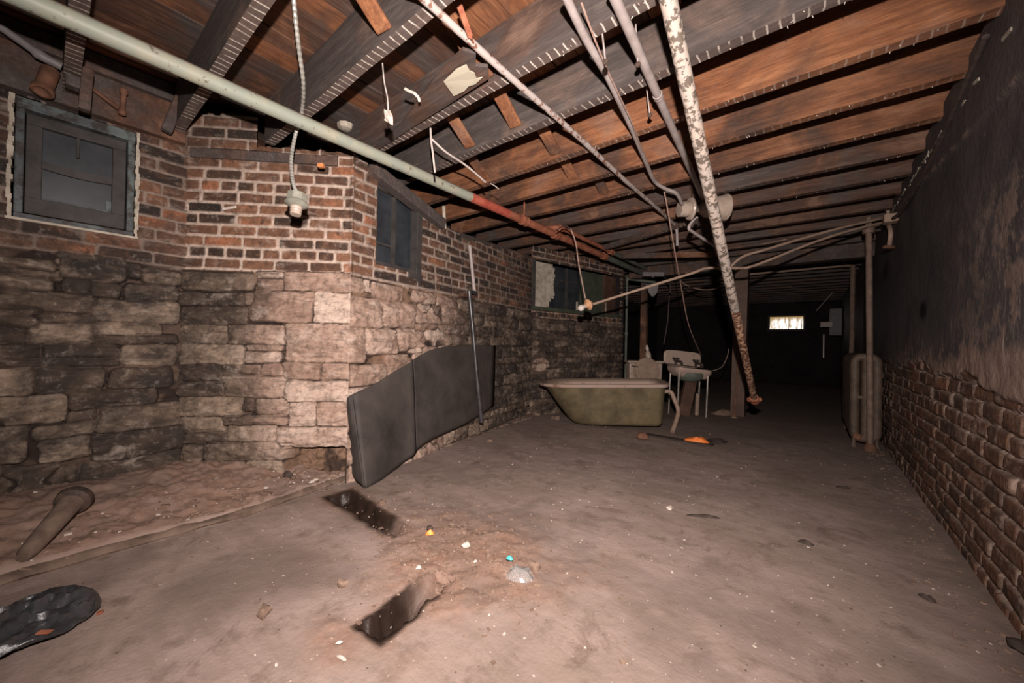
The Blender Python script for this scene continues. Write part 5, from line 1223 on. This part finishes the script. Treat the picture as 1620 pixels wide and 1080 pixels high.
for (x, y), ra, rb, an, lab in (((420, 788), .030, .022, .4, 'white paper scrap below the slanted breast'), ((540, 1043), .035, .010, .2, 'flat white scrap below the lower trench at the picture edge'), ((536, 1022), .020, .006, 1.1, 'small white splinter in the dirt patch below the lower trench'), ((752, 893), .016, .005, 1.3, 'white splinter standing out right of the lower trench')):
    tag(obj('white_scrap', crumple(place(atz(x, y, .0), .003), ra * .6, rb * .6, .008, an, int(x), 6), M['whitebit'], smooth=True), lab, 'scrap', 'white scraps on the floor')
a_, b_ = place(atz(1012, 686, 0), .008), place(atz(1128, 706, 0), .008)
m = MB(); m.bar(a_, b_, .085, .014); tag(obj('dark_board', m, M['darkbit'], bevel=.004), 'long dark board lying on the floor right of the bathtub', 'board')
tag(obj('dark_rag', crumple(place(atz(1134, 699, 0)), .12, .07, .035, 1.0, 306), M['darkbit'], smooth=True), 'black crumpled rag at the right end of the dark board', 'rag')
tag(obj('dark_rag', crumple(place(atz(1142, 655, 0)), .16, .12, .06, .6, 307), M['rubble'], smooth=True), 'heap of rubbish on the floor between basin and rear post', 'rubbish')
SPL = [((488, 776), (505, 770), 'pale splinter at the foot of the slanted breast, by the rubber sheet'), ((1085, 815), (1140, 820), 'brown splinter on the open floor beside the pale crumbs'), ((1262, 856), (1288, 864), 'dark splinter on the open floor at the right'), ((1452, 940), (1482, 955), 'dark splinter near the right wall at the bottom'), ((1322, 771), (1345, 773), 'black chip of wood near the radiator')]
for i, (p0, p1, lab) in enumerate(SPL):
    q0, q1 = place(atz(*p0, 0)), place(atz(*p1, 0)); dq = q1 - q0
    m = crumple((q0 + q1) / 2, np.hypot(dq[0], dq[1]) * .5, .013, .014, math.atan2(dq[1], dq[0]), 400 + i, 10, 4.0); tag(obj('wood_splinter', m, M['darkbit' if i else 'whitebit'], smooth=True), lab, 'splinter', 'wood splinters on the floor')

# uncountable grit and paint flakes
def scatter(name, n, mat, label, fn, rmin, rmax, seed):
    R = random.Random(seed); m = MB(); k = 0
    while k < n:
        x, y = fn(R)
        if x > XR - .02: continue
        z = floor_z(x, y); r = R.uniform(rmin, rmax) * R.uniform(.5, 1); a = R.uniform(0, PI)
        c = np.array([x, y, z + r * .2]); ax_ = np.array([math.cos(a), math.sin(a), R.uniform(-.2, .2)]) * r * R.uniform(.7, 1.8); ay_ = np.array([-math.sin(a), math.cos(a), R.uniform(-.2, .2)]) * r * R.uniform(.4, 1); 
        m.obox(c, ax_, ay_, np.array([0, 0, 1.]) * r * R.uniform(.25, .6)); k += 1
    o = obj(name, m, M[mat]); tag(o, label, 'debris', kind='stuff'); return o
scatter('paint_flakes', 520, 'whitebit', 'white flakes and grit strewn over the concrete floor', lambda R: (R.uniform(-2.3, .5), R.triangular(.3, 5.5, 1.0)), .0015, .0042, 1)
scatter('dirt_crumbs', 900, 'rubble', 'brown crumbs of earth around the trenches', lambda R: (R.gauss(-1.2, .24), R.gauss(1.2, .17)), .002, .008, 2)
def _bank(R):
    y = R.uniform(-.3, 4.0); x0 = float(np.interp(y, [c[1] for c in CURB], [c[0] for c in CURB])); return x0 - abs(R.gauss(.05, .22)) if y < 1.1 else x0 - R.uniform(-.05, .05), y
scatter('crumbled_stone', 520, 'rubble', 'crumbled stone and mortar along the foot of the left walls', _bank, .003, .015, 3)
scatter('mortar_chips', 160, 'whitebit', 'pale mortar chips along the foot of the left walls', _bank, .002, .008, 4)
scatter('brick_crumbs', 260, 'rubble', 'crumbs along the foot of the right wall', lambda R: (XR - abs(R.gauss(.03, .09)) - .02, R.uniform(1.4, 5.0)), .003, .009, 5)
m = MB(); R = random.Random(9)
for i in range(3, 10):
    for k in range(20):
        x = R.uniform(-1.6 if i > 4 else -.9, .5); y = YF[i] - R.uniform(.0, .05); l = R.uniform(.003, .011); m.obox((x, y, ZJ - l / 2), (.0013, 0, 0), (0, .0013, 0), (R.uniform(-.003, .003), 0, l / 2))
o = obj('lath_nails', m, M['whitebit']); tag(o, 'bent lath nails and plaster nibs left along the undersides of the joists', 'nails', kind='stuff')
